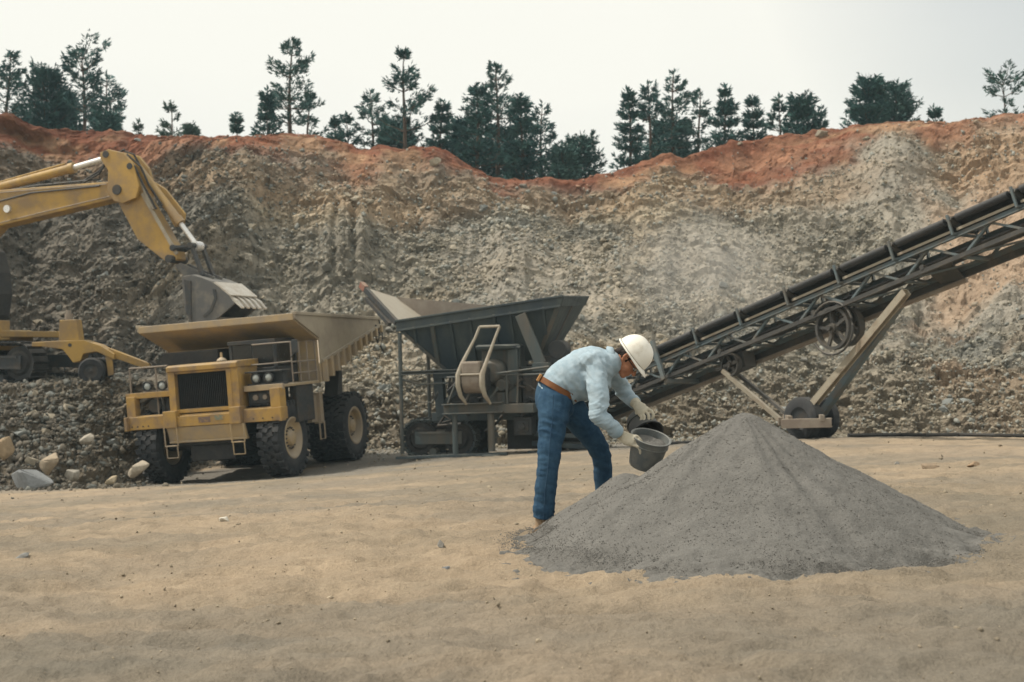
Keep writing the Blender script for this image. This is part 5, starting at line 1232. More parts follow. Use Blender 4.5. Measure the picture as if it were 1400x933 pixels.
m = MB(); m.path([(4.4, -0.4, 5.60), (5.1, -0.4, 5.95), (5.5, -0.45, 6.35), (6.0, -0.5, 6.5)], 0.03, 6); m.build('hydraulic_hose', M['black'], boom)
m = MB(); m.tube((0.6, -0.32, 5.42), (4.15, -0.32, 6.08), 0.13, 16).tube((4.05, -0.32, 6.06), (4.22, -0.32, 6.09), 0.155, 16).tube((0.9, -0.32, 5.62), (3.9, -0.32, 6.21), 0.03, 8); cy = m.build('stick_cylinder', E_, ex, smooth=True)
m = MB(); m.tube((4.2, -0.32, 6.09), (5.42, -0.32, 6.34), 0.08, 14).lathe((5.48, -0.32, 6.35), (0, 1, 0), [(-0.13, 0), (-0.13, 0.13), (0.13, 0.13), (0.13, 0)], 14); m.build('cylinder_rod', M['chrome'], cy, smooth=True)
m = MB(); m.prism([(5.36, 6.42), (5.62, 6.50), (6.12, 6.38), (6.45, 6.02), (6.62, 5.45), (6.52, 5.12), (6.10, 4.98), (5.80, 5.05), (5.60, 5.35), (5.62, 5.9), (5.36, 6.25)], 1, -0.74, -0.62)
m.prism([(5.36, 6.42), (5.62, 6.50), (6.12, 6.38), (6.45, 6.02), (6.62, 5.45), (6.52, 5.12), (6.10, 4.98), (5.80, 5.05), (5.60, 5.35), (5.62, 5.9), (5.36, 6.25)], 1, -0.02, 0.10)
m.prism([(5.72, 5.18), (6.60, 5.28), (7.68, 3.62), (7.72, 3.42), (7.52, 3.30), (7.30, 3.38), (6.45, 3.98)], 1, -0.55, -0.10)
m.prism([(6.5, 5.7), (6.98, 5.42), (7.60, 4.72), (7.55, 4.42), (7.25, 4.35)], 1, 0.02, 0.10)
stick = m.build('stick', E_, ex, bevel=0.02)
m = MB(); m.beam((6.62, -0.58, 5.25), (7.72, -0.58, 3.55), 0.05, 0.09).path([(6.35, -0.5, 5.9), (6.7, -0.6, 5.3), (7.0, -0.62, 4.8)], 0.035, 6); m.build('edge_strip', M['pale_steel'], stick)
m = MB(); m.tube((5.55, -0.76, 6.36), (5.55, -0.72, 6.36), 0.10, 12); m.build('pin', M['dark'], stick)
m = MB(); m.tube((6.32, -0.76, 6.0), (6.32, -0.72, 6.0), 0.09, 12); m.build('pin', M['dark'], stick)
m = MB(); m.path([(6.1, -0.68, 6.30), (6.45, -0.7, 6.0), (6.7, -0.68, 5.5), (7.1, -0.64, 4.8)], 0.03, 6).path([(6.1, -0.55, 6.36), (6.55, -0.55, 6.0), (6.8, -0.55, 5.5), (7.2, -0.5, 4.9)], 0.03, 6).path([(6.0, -0.5, 6.45), (6.3, -0.5, 6.35), (6.6, -0.5, 5.85)], 0.03, 6); m.build('hydraulic_hose', M['black'], stick)
m = MB(); m.tube((6.30, -0.32, 6.02), (7.62, -0.32, 4.48), 0.12, 16).tube((7.55, -0.32, 4.56), (7.68, -0.32, 4.41), 0.145, 14); cy = m.build('bucket_cylinder', E_, ex, smooth=True)
m = MB(); m.tube((7.66, -0.32, 4.43), (8.14, -0.32, 3.84), 0.07, 12).lathe((8.20, -0.32, 3.78), (0, 1, 0), [(-0.16, 0), (-0.16, 0.13), (0.16, 0.13), (0.16, 0)], 12); m.build('cylinder_rod', M['chrome'], cy, smooth=True)
m = MB()
for y in (-0.62, -0.06): m.beam((8.2, y, 3.78), (7.62, y, 3.72), 0.07, 0.16, (0, 1, 0)).beam((8.2, y, 3.78), (8.55, y, 2.95), 0.07, 0.15, (0, 1, 0))
m.tube((7.55, -0.75, 3.42), (7.55, 0.1, 3.42), 0.11, 12).tube((8.2, -0.72, 3.78), (8.2, 0.06, 3.78), 0.08, 12).tube((7.62, -0.66, 3.72), (7.62, 0, 3.72), 0.09, 12); m.build('linkage', M['dark'], ex)
# bucket: curved shell between two cheek plates, mouth turned to the right and down
sh = [(8.00, 3.10), (8.04, 2.80), (8.06, 2.45), (8.12, 2.05), (8.28, 1.75), (8.60, 1.60), (9.05, 1.65), (9.30, 1.80)]
tp = [(9.85, 2.22), (9.60, 2.55), (9.32, 2.78), (9.02, 2.94), (8.70, 3.06), (8.35, 3.14)]
m = MB()
for (y0, y1) in ((-1.02, -0.97), (0.38, 0.43)): m.prism(sh + tp, 1, y0, y1)
for k in range(len(sh) - 1): m.beam((sh[k][0], -0.32, sh[k][1]), (sh[k + 1][0], -0.32, sh[k + 1][1]), 1.36, 0.05, (0, 0, 1) if k > 4 else (1, 0, 0))
m.beam((8.35, -0.30, 3.14), (9.05, -0.30, 2.92), 1.36, 0.05).beam((9.05, -0.30, 2.92), (9.62, -0.30, 2.52), 1.36, 0.05)
for y in (-0.55, -0.12): m.prism([(7.40, 3.48), (7.60, 3.56), (8.3, 3.28), (8.85, 3.10), (8.6, 2.90), (8.0, 2.9)], 1, y, y + 0.06)
bk = m.build('bucket', M['bucket_steel'], ex, bevel=0.01); bk.scale = (0.87, 1, 0.86); bk.location = (1.18, 0, 0.25)
m = MB(); m.prism([(8.10, 3.0), (8.34, 2.95), (8.36, 1.74), (8.20, 1.92)], 1, -1.05, -1.02); m.prism([(9.10, 2.7), (9.16, 2.4), (9.0, 2.05), (8.75, 1.85), (8.82, 1.80), (9.08, 2.0), (9.25, 2.4), (9.20, 2.68)], 1, -1.04, -1.02); m.build('wear_strip', M['dark'], bk)
for k in range(5):
    y = -0.92 + k * 0.31
    m = MB(); m.prism([(9.60, 2.52), (9.66, 2.40), (10.08, 2.08), (10.10, 2.12), (9.90, 2.34)], 1, y - 0.07, y + 0.07); m.build('tooth', M['pale_teeth'], bk)
m = MB(); m.beam((9.15, -0.30, 2.90), (9.72, -0.30, 2.48), 1.44, 0.05); m.build('cutting_edge', M['pale_teeth'], bk)
# upper body, mostly outside the picture
m = MB(); m.span(-3.6, 0.2, -0.4, 1.7, 1.5, 3.2).span(-4.2, -3.2, -1.7, 1.7, 1.45, 3.0).span(-3.6, 1.3, -1.7, 1.7, 1.25, 1.5); m.build('engine_house', E_, ex, bevel=0.08)
m = MB(); m.prism([(-0.1, 1.5), (2.15, 1.5), (2.36, 1.9), (2.45, 2.5), (2.40, 3.1), (2.20, 3.7), (1.85, 4.0), (-0.1, 4.05)], 1, -1.70, -0.72); cabx = m.build('cab', M['black'], ex, bevel=0.06)
m = MB(); m.prism([(0.1, 2.2), (1.9, 2.2), (2.1, 3.2), (1.8, 3.6), (0.1, 3.7)], 1, -1.72, -1.70); m.build('side_window', M['glass'], cabx)
m = MB(); m.span(-1.6, 2.75, -1.6, 1.6, 1.28, 1.46).span(2.2, 2.72, -1.75, -1.2, 1.20, 1.75).tube((2.35, -1.5, 1.75), (2.35, -1.5, 2.0), 0.12, 10).span(-1.0, 1.6, -1.3, 1.3, 0.9, 1.3); m.build('deck_frame', E_, ex, bevel=0.02)
crawler('crawler_track', ex, -2.7, 4.05, -1.95, -1.30, 0.0, 1.12, M['black'], 0.2, M['dark'])
crawler('crawler_track', ex, -2.7, 4.05, 1.30, 1.95, 0.0, 1.12, M['black'], 0.2, M['dark'])

# ------------------------------------------------------------------ small yellow machine frame beside the crawler
D0 = 38.7
fr = empty('yellow_tow_frame', (0, 0, 0)); o0 = at(110, 517, D0); o0.z = -1.14; fr.location = o0
tag(fr, 'yellow steel tow frame with an upright box, a small dark wheel and a sloping drawbar', 'tow frame')
def lp(px, py): q = at(px, py, D0) - o0; return (q.x, q.z)
m = MB(); m.prism([lp(*p) for p in ((48, 468), (84, 466), (118, 465), (140, 472), (160, 484), (160, 492), (136, 481), (118, 484), (114, 494), (104, 496), (98, 488), (90, 478), (62, 474), (48, 474))], 1, -0.28, 0.28); m.build('frame', M['yellow_ex'], fr, bevel=0.02)
m = MB(); m.prism([lp(*p) for p in ((84, 466), (85, 438), (108, 437), (112, 466))], 1, -0.24, 0.24); m.build('upright_box', M['yellow_ex'], fr, bevel=0.02)
m = MB(); a_ = lp(94, 437); m.tube((a_[0], 0, a_[1]), (a_[0], 0, a_[1] + 0.16), 0.11, 12); m.tube((a_[0], 0, a_[1] + 0.16), (a_[0], 0, a_[1] + 0.25), 0.07, 12); m.build('filler_cap', M['rust'], fr, smooth=True)
m = MB(); m.prism([lp(*p) for p in ((150, 476), (205, 497), (207, 503), (196, 503), (150, 487))], 1, -0.12, 0.12); db = m.build('drawbar', M['yellow_ex'], fr, bevel=0.015)
a_ = lp(206, 499); m = MB(); m.lathe((a_[0], 0, a_[1]), (0, 1, 0), [(-0.05, 0.05), (-0.05, 0.12), (0.05, 0.12), (0.05, 0.05), (-0.05, 0.05)], 14); m.beam((a_[0] + 0.1, 0, a_[1]), (a_[0] + 0.5, 0, a_[1] + 0.02), 0.06, 0.05); m.build('tow_eye', M['dark'], db)
a_ = lp(131, 501)
m = MB(); m.lathe((a_[0], -0.32, 0.36), (0, 1, 0), [(-0.14, 0.2), (-0.14, 0.32), (-0.10, 0.36), (0.10, 0.36), (0.14, 0.32), (0.14, 0.2)], 26); wv = m.build('wheel', M['rubber'], fr, smooth=True)
m = MB(); m.lathe((a_[0], -0.32, 0.36), (0, 1, 0), [(-0.12, 0), (-0.08, 0.1), (-0.10, 0.21), (0.1, 0.21), (0.1, 0)], 20); m.build('rim', M['dark'], wv, smooth=True)
m = MB(); m.lathe((a_[0], 0.45, 0.36), (0, 1, 0), [(-0.14, 0.0), (-0.14, 0.32), (-0.10, 0.36), (0.10, 0.36), (0.14, 0.32), (0.14, 0.0)], 26); m.build('wheel', M['rubber'], fr, smooth=True)
m = MB(); m.prism([lp(*p) for p in ((146, 482), (156, 490), (158, 512), (151, 514))], 1, -0.2, -0.14); m.build('mudguard', M['yellow_ex'], fr)
b_ = lp(100, 472); m = MB(); m.tube((b_[0], -0.30, b_[1]), (b_[0], -0.27, b_[1]), 0.05, 10); m.build('pin', M['dark'], fr)
# ------------------------------------------------------------------ worker
def cloth_mat(name, a, b_, scale=18, rough=0.9, weave=220.0, bump=0.25, fade=None):
    m, n, b = new_mat(name)
    tc = n.nodes.new('ShaderNodeTexCoord')
    n1 = N(n, 'ShaderNodeTexNoise', Scale=scale, Detail=6.0, Roughness=0.6); n.links.new(tc.outputs['Object'], n1.inputs['Vector'])
    n2 = N(n, 'ShaderNodeTexNoise', Scale=weave, Detail=2.0); n.links.new(tc.outputs['Object'], n2.inputs['Vector'])
    n3 = N(n, 'ShaderNodeTexNoise', Scale=4.0, Detail=4.0); n.links.new(tc.outputs['Object'], n3.inputs['Vector'])
    r = ramp(n, n1.outputs['Fac'], [(0.3, a), (0.72, b_)])
    r3 = ramp(n, n3.outputs['Fac'], [(0.3, 0.90), (0.7, 1.10)])
    mx = N(n, 'ShaderNodeMixRGB', blend_type='MULTIPLY', Fac=1.0); n.links.new(r.outputs['Color'], mx.inputs['Color1']); n.links.new(r3.outputs['Color'], mx.inputs['Color2'])
    n.links.new(mx.outputs['Color'], b.inputs['Base Color'])
    b.inputs['Roughness'].default_value = rough; b.inputs['Specular IOR Level'].default_value = 0.15
    bp = N(n, 'ShaderNodeBump', Strength=bump, Distance=0.004); n.links.new(n2.outputs['Fac'], bp.inputs['Height']); n.links.new(bp.outputs['Normal'], b.inputs['Normal'])
    return m
M['shirt'] = cloth_mat('pale_blue_denim_shirt', (0.27, 0.36, 0.42), (0.38, 0.465, 0.52))
M['jeans'] = cloth_mat('blue_denim_jeans', (0.018, 0.048, 0.092), (0.042, 0.092, 0.150), bump=0.3)
M['glove'] = cloth_mat('cream_work_glove', (0.42, 0.38, 0.29), (0.56, 0.52, 0.42))
M['boot'] = cloth_mat('tan_leather_boot', (0.22, 0.15, 0.09), (0.34, 0.25, 0.17), rough=0.7, weave=60)
M['skin'] = cloth_mat('weathered_skin', (0.34, 0.15, 0.085), (0.42, 0.20, 0.12), rough=0.5, weave=90, bump=0.1)
M['hair'] = cloth_mat('dark_brown_hair', (0.012, 0.009, 0.008), (0.035, 0.025, 0.02), rough=0.6, weave=160, bump=0.6)
M['belt_leather'] = cloth_mat('brown_leather_belt', (0.13, 0.055, 0.025), (0.20, 0.09, 0.04), rough=0.5)
M['hat'] = paint('white_hard_hat_plastic', (0.80, 0.78, 0.71), (0.66, 0.62, 0.53), dust=(0.62, 0.57, 0.47), dusty=0.15, rough=0.35, scale=9, wear=0.25, bump=0.03)
M['bucket'] = paint('grey_pail_plastic', (0.085, 0.10, 0.105), (0.16, 0.165, 0.155), dust=(0.26, 0.245, 0.21), dusty=0.3, rough=0.5, scale=7, wear=0.6)
M['scoop'] = paint('black_rubber_pail', (0.022, 0.028, 0.034), (0.05, 0.055, 0.058), dust=(0.22, 0.21, 0.18), dusty=0.3, rough=0.6, scale=7, wear=0.6)
mb = at(742, 721, 10.0); mb.z = ground_z(mb.x, mb.y)
person = empty('person', mb)
tag(person, 'worker in white hard hat, light blue shirt and jeans bending over gravel buckets', 'person')

def sweep(m, pts, rs, side=(0, 1, 0), n=16, capk=3, flat0=False, flat1=False):
    """rounded limb through pts; rs = (in-plane radius, radius towards side) for each"""
    pts = [Vector(p) for p in pts]; side = Vector(side).normalized()
    rs = [(r, r) if not hasattr(r, '__len__') else r for r in rs]
    # resample smoothly
    P = []; R = []
    for i in range(len(pts) - 1):
        p0 = pts[max(i - 1, 0)]; p1 = pts[i]; p2 = pts[i + 1]; p3 = pts[min(i + 2, len(pts) - 1)]
        for k in range(4):
            t = k / 4.0
            P.append(0.5 * ((2 * p1) + (p2 - p0) * t + (2 * p0 - 5 * p1 + 4 * p2 - p3) * t * t + (3 * p1 - p0 - 3 * p2 + p3) * t ** 3))
            R.append(tuple(rs[i][j] * (1 - t) + rs[i + 1][j] * t for j in (0, 1)))
    P.append(pts[-1]); R.append(rs[-1])
    d0 = (P[1] - P[0]).normalized(); d1 = (P[-1] - P[-2]).normalized()
    rings = []
    for k in (() if flat0 else range(capk, 0, -1)):
        a = k / (capk + 0.35) * math.pi / 2; rr = R[0]; rings.append((P[0] - d0 * min(rr) * math.sin(a), (rr[0] * math.cos(a), rr[1] * math.cos(a)), d0))
    for i, p in enumerate(P):
        a = P[max(i - 1, 0)]; b = P[min(i + 1, len(P) - 1)]; rings.append((p, R[i], (b - a).normalized()))
    for k in (() if flat1 else range(1, capk + 1)):
        a = k / (capk + 0.35) * math.pi / 2; rr = R[-1]; rings.append((P[-1] + d1 * min(rr) * math.sin(a), (rr[0] * math.cos(a), rr[1] * math.cos(a)), d1))
    vs = []; fs = []
    for (p, r, d) in rings:
        s = (side - d * side.dot(d)).normalized(); u = d.cross(s)
        for k in range(n):
            t = 2 * math.pi * k / n; vs.append(p + u * math.cos(t) * r[0] + s * math.sin(t) * r[1])
    for i in range(len(rings) - 1):
        for k in range(n): fs.append((i * n + k, i * n + (k + 1) % n, (i + 1) * n + (k + 1) % n, (i + 1) * n + k))
    fs += [tuple(range(n))[::-1], tuple(range((len(rings) - 1) * n, len(rings) * n))]
    m.add(vs, fs); return m
def ball(m, c, r, ax=None, n=14):
    rx, ry, rz = (r, r, r) if not hasattr(r, '__len__') else r
    A_ = ax or Matrix.Identity(3); vs = []; fs = []; q = n // 2 + 1
    for i in range(q + 1):
        th = math.pi * (i + 0.02) / (q + 0.04)
        for k in range(n):
            ph = 2 * math.pi * k / n; vs.append(Vector(c) + A_ @ Vector((rx * math.sin(th) * math.cos(ph), ry * math.sin(th) * math.sin(ph), rz * math.cos(th))))
    for i in range(q):
        for k in range(n): fs.append((i * n + k, i * n + (k + 1) % n, (i + 1) * n + (k + 1) % n, (i + 1) * n + k))
    fs += [tuple(range(n))[::-1], tuple(range(q * n, (q + 1) * n))]
    m.add(vs, fs); return m
def organic(name, m, voxel, sm, mat, parent, disp=None, origin=None, cut=None):
    """fuse the overlapping shapes of m into one continuous smooth surface"""
    me = m.mesh(name + '_src'); o = bpy.data.objects.new(name + '_src', me); COL.objects.link(o)
    r = o.modifiers.new('r', 'REMESH'); r.mode = 'VOXEL'; r.voxel_size = voxel; r.use_smooth_shade = True
    s = o.modifiers.new('s', 'SMOOTH'); s.factor = 0.5; s.iterations = sm
    dg = bpy.context.evaluated_depsgraph_get(); ev = o.evaluated_get(dg)
    me2 = bpy.data.meshes.new_from_object(ev); me2.name = name
    bpy.data.objects.remove(o); bpy.data.meshes.remove(me)
    if disp is not None:
        nv = len(me2.vertices); co = np.zeros(nv * 3); me2.vertices.foreach_get('co', co); co = co.reshape(-1, 3)
        no = np.array([v.normal[:] for v in me2.vertices]); co = co + no * disp(co)[:, None]
        me2.vertices.foreach_set('co', co.ravel())
    org = Vector(origin) if origin is not None else Vector((0, 0, 0))
    me2.transform(Matrix.Translation(-org)); me2.update()
    me2.shade_smooth()
    me2.materials.clear(); me2.materials.append(mat)
    ob = bpy.data.objects.new(name, me2); COL.objects.link(ob); ob.parent = parent
    return ob
OR = mb
# head frame: forward f_, up u_, towards the camera s_
hf = Vector((0.57, -0.10, -0.80)).normalized(); hu = Vector((0.80, -0.16, 0.58)); hu = (hu - hf * hu.dot(hf)).normalized(); hs = hu.cross(hf).normalized()
if hs.y > 0: hs = -hs
HC = at(861, 489, 10.17); HA = axes(hf, hs, hu)
def hp(f, s, u): return HC + hf * f + hs * s + hu * u
m = MB()
ball(m, hp(0, 0, 0.005), (0.098, 0.076, 0.100), HA, 20)                     # skull
ball(m, hp(0.030, 0, -0.055), (0.068, 0.060, 0.075), HA, 16)                 # face
sweep(m, [hp(0.01, 0.0, -0.085), hp(0.075, 0, -0.115)], [(0.034, 0.050), (0.022, 0.030)], hs)      # jaw and chin
ball(m, hp(0.045, 0.040, -0.055), (0.034, 0.024, 0.034), HA); ball(m, hp(0.045, -0.040, -0.055), (0.034, 0.024, 0.034), HA)
sweep(m, [hp(0.093, 0, -0.012), hp(0.112, 0, -0.040), hp(0.118, 0, -0.050)], [0.008, 0.012, 0.014], hs)      # nose
ball(m, hp(0.104, 0.011, -0.053), 0.009); ball(m, hp(0.104, -0.011, -0.053), 0.009)
sweep(m, [hp(0.085, -0.04, 0.004), hp(0.097, 0, 0.006), hp(0.085, 0.04, 0.004)], [0.012, 0.011, 0.012], hu)     # brow
sweep(m, [hp(0.086, -0.020, -0.080), hp(0.097, 0, -0.079), hp(0.086, 0.020, -0.080)], [0.007, 0.009, 0.007], hu)   # lips
sweep(m, [hp(0.084, -0.018, -0.092), hp(0.093, 0, -0.092), hp(0.084, 0.018, -0.092)], [0.007, 0.009, 0.007], hu)
for s in (1, -1):                                                       # ears
    sweep(m, [hp(-0.012, s * 0.076, 0.012), hp(-0.026, s * 0.086, 0.004), hp(-0.026, s * 0.087, -0.020), hp(-0.010, s * 0.079, -0.040)], [0.010, 0.011, 0.011, 0.008], hu, n=10)
    ball(m, hp(-0.012, s * 0.078, -0.012), (0.016, 0.006, 0.022), HA)
neck0 = at(833, 497, 10.20)
sweep(m, [hp(-0.02, 0, -0.05), hp(-0.03, 0, -0.10), neck0], [(0.056, 0.056), (0.056, 0.058), (0.062, 0.066)], (0, 1, 0))
# trunk and arms under the clothes, so head, arms and legs are one body
CH = at(818, 503, 10.20); WA = at(768, 532, 10.20)
nS, fS = at(812, 505, 10.03), at(833, 507, 10.38)
nE, nW = at(819, 569, 9.86), at(848, 595, 9.92)
fE, fW = at(853, 536, 10.56), at(870, 552, 10.36)
sweep(m, [neck0, CH, at(793, 515, 10.2), WA], [(0.07, 0.07), (0.10, 0.15), (0.10, 0.14), (0.09, 0.14)], (0, 1, 0))
sweep(m, [nS, nE], [0.05, 0.04], (0, 1, 0)); sweep(m, [nE, nW], [0.038, 0.028], (0, 1, 0))
sweep(m, [fS, fE], [0.05, 0.04], (0, 1, 0)); sweep(m, [fE, fW], [0.038, 0.028], (0, 1, 0))
nH, nK, nA = at(757, 552, 10.06), at(750, 634, 9.98), at(743, 709, 9.99)
fH, fK, fA = at(779, 556, 10.34), at(820, 617, 10.42), at(829, 698, 10.52)
fA.z = ground_z(fA.x, fA.y) + 0.09
sweep(m, [WA, at(764, 548, 10.2)], [(0.10, 0.14), (0.10, 0.14)], (0, 1, 0))
sweep(m, [nH, nK, nA], [0.07, 0.05, 0.035], (0, 1, 0)); sweep(m, [fH, fK, fA], [0.07, 0.05, 0.035], (0, 1, 0))
organic('body', m, 0.0065, 4, M['skin'], person, None, OR)
# eyes
for s in (1, -1):
    m = MB(); ball(m, hp(0.083, s * 0.030, -0.016) - OR, 0.012); m.build('eye', cloth_mat('eye_white', (0.5, 0.48, 0.45), (0.6, 0.58, 0.55)), person, smooth=True)
# dark safety glasses
m = MB()
for s in (1, -1):
    m.add([hp(0.098, s * 0.010, -0.004) - OR, hp(0.104, s * 0.010, -0.034) - OR, hp(0.094, s * 0.054, -0.032) - OR, hp(0.088, s * 0.056, -0.004) - OR], [(0, 1, 2, 3)])
    m.path([hp(0.088, s * 0.058, -0.012) - OR, hp(0.03, s * 0.078, -0.010) - OR, hp(-0.015, s * 0.082, -0.002) - OR], 0.0032, 6)
m.path([hp(0.098, 0.012, -0.008) - OR, hp(0.103, 0, -0.010) - OR, hp(0.098, -0.012, -0.008) - OR], 0.003, 6)
gl = m.build('glasses', M['glass'], person); sm_ = gl.modifiers.new('solid', 'SOLIDIFY'); sm_.thickness = 0.003
# hair: back and sides
m = MB()
ball(m, hp(-0.022, 0, 0.012), (0.083, 0.080, 0.084), HA, 18)
sweep(m, [hp(-0.070, -0.03, -0.02), hp(-0.078, 0, -0.045), hp(-0.070, 0.03, -0.02)], [0.026, 0.030, 0.026], hu)
for s in (1, -1): sweep(m, [hp(0.02, s * 0.070, 0.035), hp(0.008, s * 0.073, -0.005), hp(0.006, s * 0.068, -0.032)], [(0.018, 0.008), (0.012, 0.008), (0.008, 0.006)], hs)
organic('hair', m, 0.005, 2, M['hair'], person, lambda c: fbm(c[:, 0] * 90, c[:, 2] * 90, 2, 300) * 0.0025, OR)
# hard hat: ribbed shell, brim and peak
m = MB(); nseg = 40; vs = []; fs = []; rings = 13
for i in range(rings):
    ph = i / (rings - 1) * math.pi / 2
    for k in range(nseg):
        t = 2 * math.pi * k / nseg; ca, sa = math.cos(t), math.sin(t)
        rib = 0.006 * max(0, 1 - abs(sa) / 0.20) * math.cos(ph) ** 0 * (1 if i > 1 else 0)
        rx = 0.138 * math.cos(ph) ** 0.80; ry = 0.116 * math.cos(ph) ** 0.80; h = 0.140 * math.sin(ph) ** 1.0 + rib * math.sin(ph)
        vs.append(hp(-0.005 + rx * ca, ry * sa, 0.030 + h) - OR)
for i in range(rings - 1):
    for k in range(nseg): fs.append((i * nseg + k, i * nseg + (k + 1) % nseg, (i + 1) * nseg + (k + 1) % nseg, (i + 1) * nseg + k))
m.add(vs, fs)
vs = []
for i in range(4):
    for k in range(nseg):
        t = 2 * math.pi * k / nseg; ca, sa = math.cos(t), math.sin(t)
        wv_ = 0.012 + 0.040 * max(0, ca) ** 2.0; e = i / 3
        vs.append(hp(-0.005 + (0.138 + wv_ * e) * ca, (0.116 + wv_ * 0.75 * e) * sa, 0.030 - 0.008 * e - 0.012 * e * max(0, ca) - (0.006 if i == 3 else 0)) - OR)
fs = []
for i in range(3):
    for k in range(nseg): fs.append((i * nseg + k, i * nseg + (k + 1) % nseg, (i + 1) * nseg + (k + 1) % nseg, (i + 1) * nseg + k))
m.add(vs, fs)
hat = m.build('hard_hat', M['hat'], person, smooth=True)
s_ = hat.modifiers.new('solid', 'SOLIDIFY'); s_.thickness = 0.004
hat.data.shade_smooth()
s2_ = hat.modifiers.new('sub', 'SUBSURF'); s2_.levels = 1; s2_.render_levels = 1

# shirt
def folds(c, amp, freq, k, stretch=(1.0, 1.0, 1.0)):
    x = c[:, 0] * stretch[0]; y = c[:, 1] * stretch[1]; z = c[:, 2] * stretch[2]
    a = 1 - np.abs(fbm(x * freq + y * freq * 0.5, z * freq + y * freq * 0.7, 3, k, 0.55)) * 1.6
    return amp * np.clip(a, -0.4, 1.0)
def rid(a, b, k): return 0.55 - np.abs(fbm(a, b, 3, k, 0.5)) * 1.7
def near_pt(c, p, r): return np.exp(-((c - np.array(p)) ** 2).sum(1) / r ** 2)
m = MB()
sd = (0, 1, 0)
sweep(m, [at(756, 547, 10.2), at(764, 532, 10.2), at(780, 521, 10.2), at(800, 510, 10.2), at(820, 501, 10.2), at(833, 496, 10.2)],
      [(0.130, 0.165), (0.152, 0.184), (0.170, 0.190), (0.180, 0.195), (0.158, 0.190), (0.10, 0.13)], sd, 24, flat0=True)
sweep(m, [at(806, 497, 10.04), nS, at(818, 535, 9.93), nE], [0.085, 0.092, 0.077, 0.066], sd); sweep(m, [nE, at(833, 581, 9.86), at(843, 590, 9.89)], [0.066, 0.058, 0.047], sd)
sweep(m, [at(828, 500, 10.34), fS, at(844, 522, 10.46), fE], [0.085, 0.088, 0.072, 0.064], sd); sweep(m, [fE, at(862, 545, 10.46), at(867, 550, 10.40)], [0.062, 0.054, 0.046], sd)
sweep(m, [at(822, 497, 10.10), at(836, 493, 10.2), at(826, 499, 10.30)], [0.06, 0.075, 0.06], (0, 0, 1))
sweep(m, [at(806, 535, 10.2), at(824, 523, 10.2)], [(0.07, 0.14), (0.07, 0.14)], sd)
def dshirt(c):
    d = 0.006 * rid((c[:, 0] * 0.5 + c[:, 2] * 0.85) * 9, (c[:, 0] * 0.85 - c[:, 2] * 0.5) * 2.2 + c[:, 1] * 3, 310) + folds(c, 0.0008, 17.0, 315)
    el = near_pt(c, nE, 0.14) + near_pt(c, fE, 0.14) + 0.8 * near_pt(c, at(838, 586, 10.02), 0.08)
    ax_ = c @ np.array([0.35, 0.1, -0.93])
    d = d + el * rid(ax_ * 20, c[:, 0] * 7 + c[:, 1] * 5, 317) * 0.014
    sh_ = near_pt(c, nS, 0.16); d = d + sh_ * rid((c[:, 0] * 0.8 + c[:, 2] * 0.6) * 15, (c[:, 2] - c[:, 0]) * 4, 319) * 0.015
    wa = near_pt(c, at(782, 540, 10.08), 0.20); d = d + wa * rid((c[:, 0] * 0.85 + c[:, 2] * 0.45) * 13, (c[:, 2] - c[:, 0]) * 3, 321) * 0.020
    return d
shirt = organic('shirt', m, 0.0075, 5, M['shirt'], person, dshirt, OR)
# collar, cuffs, placket seam
m = MB()
cc = at(838, 491, 10.2); cd = (HC - CH).normalized()
cs = Vector((0, 1, 0)); cs = (cs - cd * cs.dot(cd)).normalized(); cu_ = cd.cross(cs)
vs = []; fs = []
for i, (o, r) in enumerate(((-0.020, 0.098), (0.008, 0.078), (0.030, 0.074), (0.022, 0.088), (-0.012, 0.106))):
    for k in range(24):
        t = 2 * math.pi * k / 24; dip = 0.02 * max(0, -math.cos(t)) * (1 if i > 2 else 0.5)
        vs.append(cc + cd * (o - dip) + cu_ * math.cos(t) * r * 0.95 + cs * math.sin(t) * r - OR)
for i in range(4):
    for k in range(24): fs.append((i * 24 + k, i * 24 + (k + 1) % 24, (i + 1) * 24 + (k + 1) % 24, (i + 1) * 24 + k))
m.add(vs, fs); co_ = m.build('collar', M['shirt'], shirt, smooth=True); q_ = co_.modifiers.new('s', 'SOLIDIFY'); q_.thickness = 0.005
for (a, b, r) in ((at(838, 586, 9.875), at(846, 593, 9.905), 0.050), (at(864, 547, 10.43), at(869, 552, 10.38), 0.046)):
    m = MB(); d_ = (b - a).normalized(); m.lathe(a - OR, d_, [(0, r * 1.02), (0.012, r * 1.10), (0.05, r * 1.05), (0.056, r * 0.98), (0.050, r * 0.80)], 22); m.build('cuff', M['shirt'], shirt, smooth=True)
# jeans
m = MB()
wr = at(764, 533, 10.2)
sweep(m, [at(765, 529.5, 10.2), at(761, 538, 10.2), at(759, 548, 10.2), at(760, 557, 10.2)], [(0.155, 0.187), (0.152, 0.190), (0.145, 0.195), (0.130, 0.185)], sd, 24, flat0=True)
sweep(m, [at(758, 548, 10.09), at(756, 575, 10.04), at(752, 608, 10.0), nK, at(746, 668, 9.98), at(742.5, 709, 9.99)],
      [(0.125, 0.112), (0.110, 0.108), (0.090, 0.092), (0.080, 0.082), (0.078, 0.080), (0.078, 0.084)], sd, flat1=True)
sweep(m, [at(772, 550, 10.30), at(790, 572, 10.35), at(806, 594, 10.39), fK, at(825, 655, 10.47), fA + Vector((0, 0, 0.02))],
      [(0.125, 0.110), (0.108, 0.105), (0.088, 0.09), (0.076, 0.08), (0.070, 0.076), (0.074, 0.080)], sd, flat1=True)
